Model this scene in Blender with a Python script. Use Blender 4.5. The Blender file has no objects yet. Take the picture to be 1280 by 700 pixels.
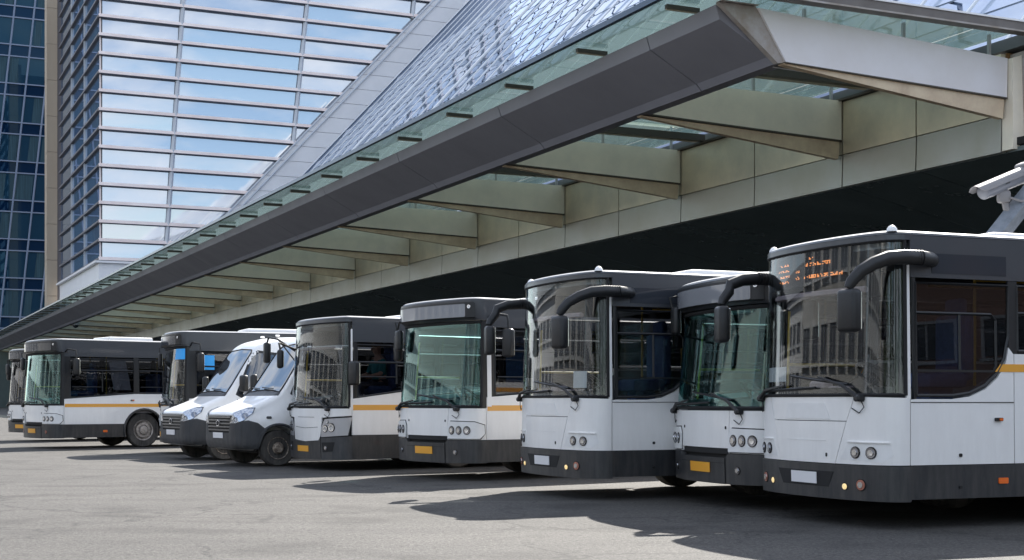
import bpy, bmesh, math, random
from mathutils import Vector, Matrix
from mathutils.geometry import tessellate_polygon
from mathutils.bvhtree import BVHTree
R_ = math.radians
SC = bpy.context.scene
COL = SC.collection
random.seed(7)

# ------------------------------------------------------------------ camera
cam = bpy.data.cameras.new('camera'); camo = bpy.data.objects.new('camera', cam); COL.objects.link(camo)
camo.location = (0, 0, 1.28); camo.rotation_euler = (R_(90), 0, 0)
cam.sensor_width = 36; cam.lens = 50; cam.shift_y = 0.11875
cam.clip_start = 0.1; cam.clip_end = 3000
SC.camera = camo
# ------------------------------------------------------------------ world, sun, exposure
SUN_AZ = 25.0      # degrees right of the view axis, behind the buses
SUN_EL = 41.0
w = bpy.data.worlds.new('World'); SC.world = w; w.use_nodes = True
nt = w.node_tree; nt.nodes.clear()
def N(t, **k):
    n = nt.nodes.new(t)
    for a, b in k.items(): setattr(n, a, b)
    return n
out = N('ShaderNodeOutputWorld'); bg = N('ShaderNodeBackground'); bg.inputs[1].default_value = 0.105
sky = N('ShaderNodeTexSky', sky_type='NISHITA', sun_disc=False)
sky.sun_elevation = R_(SUN_EL); sky.sun_rotation = R_(SUN_AZ); sky.air_density = 1.0; sky.dust_density = 1.0
tc = N('ShaderNodeTexCoord'); mp = N('ShaderNodeMapping'); mp.inputs['Scale'].default_value = (1, 1, 2.6)
nz = N('ShaderNodeTexNoise'); nz.inputs['Scale'].default_value = 7.5; nz.inputs['Detail'].default_value = 9; nz.inputs['Roughness'].default_value = .56
nz.inputs['Distortion'].default_value = .25
cr = N('ShaderNodeValToRGB'); cr.color_ramp.elements[0].position = .40; cr.color_ramp.elements[1].position = .62
mx = N('ShaderNodeMix', data_type='RGBA'); mx.inputs[7].default_value = (5.2, 5.4, 5.8, 1)
L = nt.links.new
L(tc.outputs['Generated'], mp.inputs[0]); L(mp.outputs[0], nz.inputs[0]); L(nz.outputs[0], cr.inputs[0])
L(cr.outputs[0], mx.inputs[0]); L(sky.outputs[0], mx.inputs[6]); L(mx.outputs[2], bg.inputs[0]); L(bg.outputs[0], out.inputs[0])
sl = bpy.data.lights.new('sun', 'SUN'); so = bpy.data.objects.new('sun', sl); COL.objects.link(so)
sl.energy = 4.8; sl.angle = R_(.5); sl.color = (1, .95, .87)
sd = Vector((math.sin(R_(SUN_AZ))*math.cos(R_(SUN_EL)), math.cos(R_(SUN_AZ))*math.cos(R_(SUN_EL)), math.sin(R_(SUN_EL))))
so.rotation_euler = sd.to_track_quat('Z', 'Y').to_euler()
so.location = (30, 50, 60)
SC.view_settings.view_transform = 'Standard'; SC.view_settings.look = 'None'
SC.view_settings.exposure = 1.42; SC.view_settings.gamma = 1
SC.render.engine = 'CYCLES'
try:
    SC.cycles.max_bounces = 8; SC.cycles.transparent_max_bounces = 24; SC.cycles.caustics_reflective = False; SC.cycles.caustics_refractive = False
except Exception: pass

# ------------------------------------------------------------------ materials
M = {}
def mat(name, col, rough=.5, metal=0, coat=0, spec=.5, noise=0, nscale=8, bump=0, bscale=60, emis=None, es=0, stretch=None, col2=None, dust=0):
    m = bpy.data.materials.new(name); m.use_nodes = True
    n = m.node_tree; b = n.nodes['Principled BSDF']
    b.inputs['Base Color'].default_value = (*col, 1); b.inputs['Roughness'].default_value = rough
    b.inputs['Metallic'].default_value = metal; b.inputs['Coat Weight'].default_value = coat
    b.inputs['Specular IOR Level'].default_value = spec
    if coat: b.inputs['Coat Roughness'].default_value = .06
    if emis: b.inputs['Emission Color'].default_value = (*emis, 1); b.inputs['Emission Strength'].default_value = es
    if noise or bump:
        t = n.nodes.new('ShaderNodeTexCoord'); mpn = n.nodes.new('ShaderNodeMapping')
        if stretch: mpn.inputs['Scale'].default_value = stretch
        n.links.new(t.outputs['Object'], mpn.inputs[0])
    if noise:
        a = n.nodes.new('ShaderNodeTexNoise'); a.inputs['Scale'].default_value = nscale; a.inputs['Detail'].default_value = 6; a.inputs['Roughness'].default_value = .65
        n.links.new(mpn.outputs[0], a.inputs[0])
        r = n.nodes.new('ShaderNodeValToRGB'); r.color_ramp.elements[0].position = .35; r.color_ramp.elements[1].position = .68
        c2 = col2 if col2 else tuple(c*(1-noise) for c in col)
        r.color_ramp.elements[0].color = (*c2, 1); r.color_ramp.elements[1].color = (*col, 1)
        n.links.new(a.outputs[0], r.inputs[0]); n.links.new(r.outputs[0], b.inputs['Base Color'])
        mr = n.nodes.new('ShaderNodeMapRange'); mr.inputs['To Min'].default_value = min(1, rough*1.5); mr.inputs['To Max'].default_value = rough*.8
        n.links.new(a.outputs[0], mr.inputs[0]); n.links.new(mr.outputs[0], b.inputs['Roughness'])
    if dust:
        t2 = n.nodes.new('ShaderNodeTexCoord'); sx = n.nodes.new('ShaderNodeSeparateXYZ'); n.links.new(t2.outputs['Object'], sx.inputs[0])
        zr_ = n.nodes.new('ShaderNodeMapRange'); zr_.inputs['From Min'].default_value = .25; zr_.inputs['From Max'].default_value = 1.35; zr_.inputs['To Min'].default_value = dust; zr_.inputs['To Max'].default_value = 0.06
        n.links.new(sx.outputs['Z'], zr_.inputs[0])
        mq = n.nodes.new('ShaderNodeMapping'); mq.inputs['Scale'].default_value = (5, 5, .8); n.links.new(t2.outputs['Object'], mq.inputs[0])
        dn = n.nodes.new('ShaderNodeTexNoise'); dn.inputs['Scale'].default_value = 1.6; dn.inputs['Detail'].default_value = 9; dn.inputs['Roughness'].default_value = .72; n.links.new(mq.outputs[0], dn.inputs[0])
        dr = n.nodes.new('ShaderNodeMapRange'); dr.inputs['From Min'].default_value = .36; dr.inputs['From Max'].default_value = .7; n.links.new(dn.outputs[0], dr.inputs[0])
        mu = n.nodes.new('ShaderNodeMath'); mu.operation = 'MULTIPLY'; n.links.new(zr_.outputs[0], mu.inputs[0]); n.links.new(dr.outputs[0], mu.inputs[1])
        mm = n.nodes.new('ShaderNodeMix'); mm.data_type = 'RGBA'; mm.inputs[7].default_value = (.30, .27, .235, 1)
        src = b.inputs['Base Color'].links[0].from_socket if b.inputs['Base Color'].links else None
        if src: n.links.new(src, mm.inputs[6])
        else: mm.inputs[6].default_value = (*col, 1)
        n.links.new(mu.outputs[0], mm.inputs[0]); n.links.new(mm.outputs[2], b.inputs['Base Color'])
    if bump:
        a2 = n.nodes.new('ShaderNodeTexNoise'); a2.inputs['Scale'].default_value = bscale; a2.inputs['Detail'].default_value = 4
        n.links.new(mpn.outputs[0], a2.inputs[0])
        bp = n.nodes.new('ShaderNodeBump'); bp.inputs['Strength'].default_value = bump; bp.inputs['Distance'].default_value = .02
        n.links.new(a2.outputs[0], bp.inputs['Height']); n.links.new(bp.outputs[0], b.inputs['Normal'])
    M[name] = m; return m
def glass(name, tint, refl=.1, rough=.0, body=0, transl=False, bodycol=(.02, .03, .03), gtint=(1, 1, 1), wob=0, wscale=.5):
    m = bpy.data.materials.new(name); m.use_nodes = True; n = m.node_tree; n.nodes.clear()
    o = n.nodes.new('ShaderNodeOutputMaterial'); tr = n.nodes.new('ShaderNodeBsdfTransparent'); tr.inputs[0].default_value = (*tint, 1)
    gl = n.nodes.new('ShaderNodeBsdfGlossy'); gl.inputs['Roughness'].default_value = rough; gl.inputs[0].default_value = (*gtint, 1)
    lw = n.nodes.new('ShaderNodeLayerWeight'); pw = n.nodes.new('ShaderNodeMath'); pw.operation = 'POWER'; pw.inputs[1].default_value = 5
    n.links.new(lw.outputs['Facing'], pw.inputs[0]); fr = n.nodes.new('ShaderNodeMath'); fr.operation = 'MULTIPLY_ADD'; fr.inputs[1].default_value = .96; fr.inputs[2].default_value = .04; n.links.new(pw.outputs[0], fr.inputs[0])
    ad = n.nodes.new('ShaderNodeMath'); ad.operation = 'ADD'; ad.inputs[1].default_value = refl; ad.use_clamp = True
    mx = n.nodes.new('ShaderNodeMixShader'); n.links.new(fr.outputs[0], ad.inputs[0]); n.links.new(ad.outputs[0], mx.inputs[0])
    base = tr
    if body:
        df = n.nodes.new('ShaderNodeBsdfTranslucent' if transl else 'ShaderNodeBsdfDiffuse'); df.inputs[0].default_value = (*bodycol, 1)
        m2 = n.nodes.new('ShaderNodeMixShader'); m2.inputs[0].default_value = body
        n.links.new(tr.outputs[0], m2.inputs[1]); n.links.new(df.outputs[0], m2.inputs[2]); base = m2
    n.links.new(base.outputs[0], mx.inputs[1]); n.links.new(gl.outputs[0], mx.inputs[2]); n.links.new(mx.outputs[0], o.inputs[0])
    if wob:
        t = n.nodes.new('ShaderNodeTexCoord'); a = n.nodes.new('ShaderNodeTexNoise'); a.inputs['Scale'].default_value = wscale; a.inputs['Detail'].default_value = 2
        bp = n.nodes.new('ShaderNodeBump'); bp.inputs['Strength'].default_value = wob; bp.inputs['Distance'].default_value = .3
        n.links.new(t.outputs['Object'], a.inputs[0]); n.links.new(a.outputs[0], bp.inputs['Height'])
        n.links.new(bp.outputs[0], gl.inputs['Normal'])
    M[name] = m; return m

mat('white', (.90, .895, .885), .32, coat=.6, noise=.05, nscale=2.2, col2=(.86, .855, .845), bump=.03, bscale=1.2, dust=.16)
mat('white_dirty', (.84, .84, .84), .35, coat=.4, noise=.1, nscale=3, col2=(.76, .76, .75), bump=.03, bscale=1.5)
mat('charcoal', (.022, .025, .030), .40, coat=.15, noise=.25, nscale=2.5, dust=.16)
mat('roof_grey', (.05, .055, .064), .35, coat=.3, noise=.15, nscale=2)
mat('black_plastic', (.012, .013, .015), .38, noise=.2, nscale=9)
mat('bumper_grey', (.035, .038, .044), .5, noise=.2, nscale=5, bump=.05, bscale=150, dust=.15)
mat('rubber', (.02, .02, .021), .75, noise=.3, nscale=12, bump=.1, bscale=80, dust=.35)
mat('seam', (.012, .012, .013), .8)
mat('interior_dark', (.14, .14, .15), .7)
mat('interior_grey', (.40, .31, .32), .6)
mat('ceiling_grey', (.5, .5, .5), .6)
mat('seat_blue', (.06, .10, .24), .85, noise=.4, nscale=25)
mat('seat_red', (.25, .05, .06), .85, noise=.4, nscale=25)
mat('pole_yellow', (.65, .42, .04), .35)
mat('orange_stripe', (.80, .38, .05), .35, coat=.4)
mat('orange_plate', (.85, .40, .04), .4)
mat('white_plate', (.78, .78, .80), .35)
mat('amber', (.85, .16, .02), .25, coat=.5)
mat('chrome', (.75, .76, .78), .12, metal=1)
mat('lamp_inner', (.28, .28, .30), .18, metal=.9)
mat('lamp_grey', (.42, .42, .44), .3, metal=.3, coat=.5)
mat('grille_grey', (.05, .052, .056), .3, coat=.3)
mat('fog_red', (.42, .16, .11), .2, coat=.6)
mat('lamp_warm', (.9, .75, .45), .3, emis=(1, .72, .3), es=.2)
mat('led', (.3, .1, .02), .5, emis=(1, .34, .10), es=.62)
mat('roof_pale', (.34, .35, .37), .5, noise=.2, nscale=2)
mat('steel_rim', (.52, .47, .43), .5, metal=.4, noise=.5, nscale=14)
mat('van_rim', (.50, .43, .36), .55, metal=.2, noise=.5, nscale=18, col2=(.07, .045, .03))
mat('paper', (.8, .8, .8), .7)
mat('sign_glass', (.25, .26, .28), .1, coat=.5)
mat('curtain', (.45, .46, .49), .9)
mat('skin', (.45, .26, .19), .6); mat('hair', (.03, .02, .015), .8); mat('teal_cloth', (.02, .16, .17), .85); mat('trousers', (.03, .03, .05), .9)
glass('clear_glass', (.80, .83, .84), .0)
glass('green_glass', (.62, .86, .85), .02, gtint=(.85, 1, .98))
glass('side_glass', (.55, .56, .58), .0)
glass('van_glass', (.12, .15, .16), .14, body=.45, bodycol=(.02, .025, .03), wob=.004, wscale=2)
glass('lamp_glass', (.85, .87, .9), .05)
mat('visor_reflection_blue', (.04, .42, .95), .5)
# buildings
mat('fascia', (.235, .23, .262), .5, noise=.12, nscale=.25, bump=.05, bscale=.4)
mat('fascia_trim', (.42, .39, .38), .45, noise=.35, nscale=1.6, col2=(.30, .25, .21))
mat('rib_panel', (.93, .84, .69), .42, noise=.16, nscale=.5, col2=(.78, .71, .60), bump=.08, bscale=.5)
mat('end_panel', (.78, .75, .77), .42, noise=.12, nscale=.5, col2=(.72, .68, .68), bump=.08, bscale=.5)
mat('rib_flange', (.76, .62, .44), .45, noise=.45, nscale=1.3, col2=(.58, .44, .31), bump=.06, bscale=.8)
mat('wall_panel', (.80, .70, .53), .38, metal=.65, noise=.35, nscale=.22, col2=(.52, .47, .38), bump=.25, bscale=.28)
mat('wall_panel_shaded', (.47, .46, .44), .35, metal=.6, noise=.3, nscale=.3, col2=(.40, .38, .33), bump=.25, bscale=.28)  # greyer copy for the lower row; darker ground reflection put into the colour
mat('rust', (.20, .10, .035), .8)
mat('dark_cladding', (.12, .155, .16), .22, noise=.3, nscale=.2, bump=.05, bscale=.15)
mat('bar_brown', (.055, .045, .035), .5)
mat('bar_light', (.45, .40, .30), .45)
mat('rail_brown', (.17, .15, .14), .5, noise=.3, nscale=.8)
mat('edge_blue', (.015, .045, .09), .25)
mat('steel_post', (.35, .35, .35), .35, metal=.8)
glass('canopy_glass', (.56, .625, .61), .02, body=.18, bodycol=(.22, .31, .30), rough=.03, transl=True)
mat('louvre', (.74, .61, .58), .4, noise=.18, nscale=.15, col2=(.88, .78, .75))
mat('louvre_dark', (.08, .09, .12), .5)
mat('band_white', (.88, .87, .88), .4, noise=.08, nscale=.3)
mat('mullion', (.60, .63, .68), .4)
mat('tan_pillar', (.52, .43, .33), .55, noise=.2, nscale=.1, col2=(.44, .35, .26), stretch=(1, 1, .2))
mat('grey_strip', (.16, .15, .16), .6)
glass('tower_glass', (.3, .4, .5), .50, body=1, bodycol=(.30, .34, .40), gtint=(.80, .83, .87), wob=.012, wscale=.12)
glass('tower_side_glass', (.3, .4, .5), .30, body=1, bodycol=(.26, .34, .48), gtint=(.72, .84, 1), wob=.006, wscale=.2)
glass('hull_glass', (.3, .4, .5), .07, body=1, bodycol=(.34, .41, .52), gtint=(.85, .9, 1), wob=.02, wscale=.25)
mat('hull_seam', (.09, .14, .24), .4); mat('hull_seam_pink', (.38, .33, .36), .5)
mat('hull_bar', (.80, .82, .84), .3)
glass('dark_tower_glass', (.05, .1, .12), .0, body=1, bodycol=(.008, .035, .07), gtint=(.35, .6, .7))
glass('dark_spandrel', (.05, .1, .12), .0, body=1, bodycol=(.002, .014, .045), gtint=(.25, .45, .6))
mat('dark_curtain', (.03, .085, .12), .8, noise=.5, nscale=1.2, stretch=(4, 4, .1))
mat('dark_mullion', (.20, .25, .36), .5)
mat('galv', (.26, .29, .33), .45, metal=.5, noise=.3, nscale=9)
mat('cctv', (.22, .212, .215), .35, noise=.08, nscale=6); mat('cctv_grey', (.19, .20, .23), .35)
mat('plaster_cream', (.56, .55, .53), .8, noise=.1, nscale=.5); mat('plaster_white', (.62, .63, .64), .8, noise=.08, nscale=.6)
mat('plaster_rose', (.45, .28, .22), .8, noise=.1, nscale=.6)
mat('window_dark', (.035, .04, .05), .08); mat('block_window', (.13, .14, .16), .15); mat('roof_tin', (.12, .13, .14), .5)
mat('pavement', (.13, .13, .13), .85, noise=.2, nscale=2)
# asphalt
def asphalt():
    m = bpy.data.materials.new('asphalt'); m.use_nodes = True; n = m.node_tree; b = n.nodes['Principled BSDF']
    lk = n.links.new; nd = n.nodes.new
    t = nd('ShaderNodeTexCoord')
    def noise(sc, det=6, ro=.6, st=None, dist=0):
        a = nd('ShaderNodeTexNoise'); a.inputs['Scale'].default_value = sc; a.inputs['Detail'].default_value = det; a.inputs['Roughness'].default_value = ro; a.inputs['Distortion'].default_value = dist
        if st:
            q = nd('ShaderNodeMapping'); q.inputs['Scale'].default_value = st; q.inputs['Rotation'].default_value = (0, 0, R_(-18)); lk(t.outputs['Object'], q.inputs[0]); lk(q.outputs[0], a.inputs[0])
        else: lk(t.outputs['Object'], a.inputs[0])
        return a
    def ramp(src, p0, c0, p1, c1):
        r = nd('ShaderNodeValToRGB'); r.color_ramp.elements[0].position = p0; r.color_ramp.elements[1].position = p1
        r.color_ramp.elements[0].color = (*c0, 1); r.color_ramp.elements[1].color = (*c1, 1); lk(src, r.inputs[0]); return r
    def mul(a, bb, f=1):
        x = nd('ShaderNodeMix'); x.data_type = 'RGBA'; x.blend_type = 'MULTIPLY'; x.inputs[0].default_value = f; lk(a, x.inputs[6]); lk(bb, x.inputs[7]); return x.outputs[2]
    g = ramp(noise(.35, 6, .6).outputs[0], .3, (.050, .0475, .0445), .7, (.069, .065, .061))
    s = ramp(noise(.9, 8, .7, (.18, 1.6, 1), .6).outputs[0], .38, (.82, .82, .83), .56, (1, 1, 1))
    fine = ramp(noise(55, 3, .7).outputs[0], .34, (.42, .42, .43), .66, (1.6, 1.6, 1.6))
    grit = nd('ShaderNodeTexVoronoi'); grit.inputs['Scale'].default_value = 26; lk(t.outputs['Object'], grit.inputs[0])
    spk = ramp(grit.outputs['Distance'], .03, (1.9, 1.9, 1.9), .12, (1, 1, 1))
    pit = nd('ShaderNodeTexVoronoi'); pit.inputs['Scale'].default_value = 5; lk(t.outputs['Object'], pit.inputs[0])
    pt = ramp(pit.outputs['Distance'], .09, (.15, .15, .15), .14, (1, 1, 1))
    ck = nd('ShaderNodeTexVoronoi'); ck.feature = 'DISTANCE_TO_EDGE'; ck.inputs['Scale'].default_value = .42
    wn = noise(1.6, 5, .6); vm = nd('ShaderNodeVectorMath'); vm.operation = 'ADD'; lk(t.outputs['Object'], vm.inputs[0]); lk(wn.outputs['Color'], vm.inputs[1]); lk(vm.outputs[0], ck.inputs[0])
    cm = ramp(ck.outputs['Distance'], .004, (.38, .38, .38), .018, (1, 1, 1))
    ckm = ramp(noise(.16, 2).outputs[0], .40, (0, 0, 0), .50, (1, 1, 1))
    xx = nd('ShaderNodeMix'); xx.data_type = 'RGBA'; lk(ckm.outputs[0], xx.inputs[0]); xx.inputs[6].default_value = (1, 1, 1, 1); lk(cm.outputs[0], xx.inputs[7])
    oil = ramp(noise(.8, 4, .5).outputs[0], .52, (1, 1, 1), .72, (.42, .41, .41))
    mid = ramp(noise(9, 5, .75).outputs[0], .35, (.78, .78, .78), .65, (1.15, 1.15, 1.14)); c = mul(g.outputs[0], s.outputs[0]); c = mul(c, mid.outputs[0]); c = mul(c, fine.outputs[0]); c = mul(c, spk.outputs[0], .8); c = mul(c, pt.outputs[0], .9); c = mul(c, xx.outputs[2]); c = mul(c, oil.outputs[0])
    g2 = ramp(noise(24, 4, .8).outputs[0], .36, (.30, .30, .30), .60, (1.55, 1.55, 1.54)); c = mul(c, g2.outputs[0])
    sn = noise(.55, 6, .62, (.5, 1.5, 1), .8); st_ = ramp(sn.outputs[0], .57, (1, 1, 1), .66, (.66, .65, .64)); c = mul(c, st_.outputs[0])
    lk(c, b.inputs['Base Color']); b.inputs['Roughness'].default_value = .82
    bp = nd('ShaderNodeBump'); bp.inputs['Strength'].default_value = .5; bp.inputs['Distance'].default_value = .01
    lk(fine.outputs[0], bp.inputs['Height']); lk(bp.outputs[0], b.inputs['Normal'])
    M['asphalt'] = m
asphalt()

# ------------------------------------------------------------------ mesh helpers
def link(name, me, m, parent=None, smooth=False, loc=None):
    o = bpy.data.objects.new(name, me); COL.objects.link(o)
    if m is not None and not me.materials: me.materials.append(M[m] if isinstance(m, str) else m)
    if parent is not None: o.parent = parent
    if loc is not None: o.location = loc
    if smooth and len(me.polygons):
        me.polygons.foreach_set('use_smooth', [True]*len(me.polygons))
        try: me.set_sharp_from_angle(angle=R_(32))
        except Exception: pass
    return o
def mk(name, vs, fs, m, parent=None, smooth=False):
    me = bpy.data.meshes.new(name); me.from_pydata([tuple(v) for v in vs], [], fs); me.update()
    b = bmesh.new(); b.from_mesh(me); bmesh.ops.recalc_face_normals(b, faces=b.faces); b.to_mesh(me); b.free()
    return link(name, me, m, parent, smooth)
def boxdata(x0, x1, y0, y1, z0, z1):
    v = [(x, y, z) for z in (z0, z1) for y in (y0, y1) for x in (x0, x1)]
    f = [(0, 1, 3, 2), (4, 6, 7, 5), (0, 4, 5, 1), (2, 3, 7, 6), (0, 2, 6, 4), (1, 5, 7, 3)]
    return v, f
class MB:
    def __init__(s): s.v = []; s.f = []
    def add(s, v, f):
        n = len(s.v); s.v += [tuple(p) for p in v]; s.f += [tuple(i+n for i in q) for q in f]; return s
    def box(s, *a): return s.add(*boxdata(*a))
    def hexa(s, p):   # 8 corners: bottom 4 loop, top 4 loop
        return s.add(p, [(0, 1, 2, 3), (4, 7, 6, 5), (0, 4, 5, 1), (1, 5, 6, 2), (2, 6, 7, 3), (3, 7, 4, 0)])
    def bar(s, a, b, r, n=6, r2=None, ry=None):
        a = Vector(a); b = Vector(b); return s.tube([a, b], r, n)
    def tube(s, pts, r, n=8, flat=1.0, up=None):
        pts = [Vector(p) for p in pts]; rr = r if isinstance(r, (list, tuple)) else [r]*len(pts)
        base = len(s.v); prev = None
        for i, p in enumerate(pts):
            d = (pts[min(i+1, len(pts)-1)]-pts[max(i-1, 0)]).normalized()
            if prev is None:
                u = (up and Vector(up)) or (Vector((0, 0, 1)) if abs(d.z) < .9 else Vector((1, 0, 0)))
            else: u = prev
            a = (u - d*u.dot(d)).normalized(); b = d.cross(a); prev = a
            for k in range(n):
                t = 2*math.pi*k/n; s.v.append(tuple(p + a*math.cos(t)*rr[i] + b*math.sin(t)*rr[i]*flat))
        for i in range(len(pts)-1):
            for k in range(n):
                k2 = (k+1) % n; s.f.append((base+i*n+k, base+i*n+k2, base+(i+1)*n+k2, base+(i+1)*n+k))
        s.f.append(tuple(base+k for k in range(n))[::-1]); s.f.append(tuple(base+(len(pts)-1)*n+k for k in range(n)))
        return s
    def lathe(s, prof, n=28, T=None):  # prof (axial, radius); axis = local y
        base = len(s.v)
        for a, r in prof:
            for k in range(n):
                t = 2*math.pi*k/n; p = Vector((r*math.cos(t), a, r*math.sin(t)))
                s.v.append(tuple(T @ p if T else p))
        for i in range(len(prof)-1):
            for k in range(n):
                k2 = (k+1) % n; s.f.append((base+i*n+k, base+i*n+k2, base+(i+1)*n+k2, base+(i+1)*n+k))
        s.f.append(tuple(base+k for k in range(n))); s.f.append(tuple(base+(len(prof)-1)*n+k for k in range(n)))
        return s
    def rbox(s, c, size, r, T=None, seg=2):
        b = bmesh.new(); bmesh.ops.create_cube(b, size=1)
        for v in b.verts: v.co = Vector((v.co.x*size[0], v.co.y*size[1], v.co.z*size[2]))
        bmesh.ops.bevel(b, geom=list(b.edges), offset=r, segments=seg, affect='EDGES', profile=.5)
        b.verts.index_update()
        vs = [((T @ v.co) if T else v.co)+Vector(c) for v in b.verts]; fs = [tuple(v.index for v in f.verts) for f in b.faces]; b.free()
        return s.add(vs, fs)
    def out(s, name, m, parent=None, smooth=False): return mk(name, s.v, s.f, m, parent, smooth)
def tag(o, label=None, cat=None, group=None, kind=None):
    if label: o['label'] = label
    if cat: o['category'] = cat
    if group: o['group'] = group
    if kind: o['kind'] = kind
    return o
def empty(name, loc, rz=0, label=None, cat=None, group=None):
    o = bpy.data.objects.new(name, None); COL.objects.link(o); o.empty_display_size = .3
    o.location = loc; o.rotation_euler = (0, 0, rz); tag(o, label, cat, group); return o
def copy_tree(o, parent=None):
    c = o.copy(); COL.objects.link(c); c.parent = parent
    for ch in list(o.children): copy_tree(ch, c)
    return c
def poly2d(outline, cuts_u=(), cuts_v=()):
    oo = []
    for p in outline:
        if not oo or abs(p[0]-oo[-1][0])+abs(p[1]-oo[-1][1]) > 1e-5: oo.append(p)
    if abs(oo[0][0]-oo[-1][0])+abs(oo[0][1]-oo[-1][1]) < 1e-5: oo.pop()
    b = bmesh.new(); vs = [b.verts.new((p[0], p[1], 0)) for p in oo]
    for t in tessellate_polygon([[Vector((p[0], p[1], 0)) for p in oo]]):
        try: b.faces.new([vs[k] for k in t])
        except ValueError: pass
    for u in cuts_u: bmesh.ops.bisect_plane(b, geom=list(b.verts)+list(b.edges)+list(b.faces), dist=1e-5, plane_co=(u, 0, 0), plane_no=(1, 0, 0))
    for v in cuts_v: bmesh.ops.bisect_plane(b, geom=list(b.verts)+list(b.edges)+list(b.faces), dist=1e-5, plane_co=(0, v, 0), plane_no=(0, 1, 0))
    bmesh.ops.recalc_face_normals(b, faces=b.faces)
    b.verts.index_update()
    V = [(v.co.x, v.co.y) for v in b.verts]; F = [tuple(v.index for v in f.verts) for f in b.faces]
    E = [(e.verts[0].index, e.verts[1].index) for e in b.edges if len(e.link_faces) == 1]
    b.free(); return V, F, E
def solid(V, F, E, fn, d0, d1):
    n = len(V); vs = [fn(u, v, d1) for u, v in V]+[fn(u, v, d0) for u, v in V]
    fs = [f for f in F]+[tuple(i+n for i in f[::-1]) for f in F]+[(a, b, b+n, a+n) for a, b in E]
    return vs, fs
def arc(cx, cy, r, a0, a1, n=10, ry=None):
    return [(cx+r*math.cos(R_(a0+(a1-a0)*i/n)), cy+(ry or r)*math.sin(R_(a0+(a1-a0)*i/n))) for i in range(n+1)]
def rrect(x0, x1, y0, y1, r=.03, n=3):
    return arc(x1-r, y0+r, r, -90, 0, n)+arc(x1-r, y1-r, r, 0, 90, n)+arc(x0+r, y1-r, r, 90, 180, n)+arc(x0+r, y0+r, r, 180, 270, n)

# ------------------------------------------------------------------ ground
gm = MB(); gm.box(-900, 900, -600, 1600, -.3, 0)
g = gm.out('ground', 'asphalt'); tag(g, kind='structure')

# ------------------------------------------------------------------ station building frame: local x = w, y = t
CROT = math.atan2(815, 1778)
CP = (8.30, 45.0, 0)
HW = 1.25
def loc2w(w_, t_):
    return (CP[0]+w_*math.cos(CROT)-t_*math.sin(CROT), CP[1]+w_*math.sin(CROT)+t_*math.cos(CROT))

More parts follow.
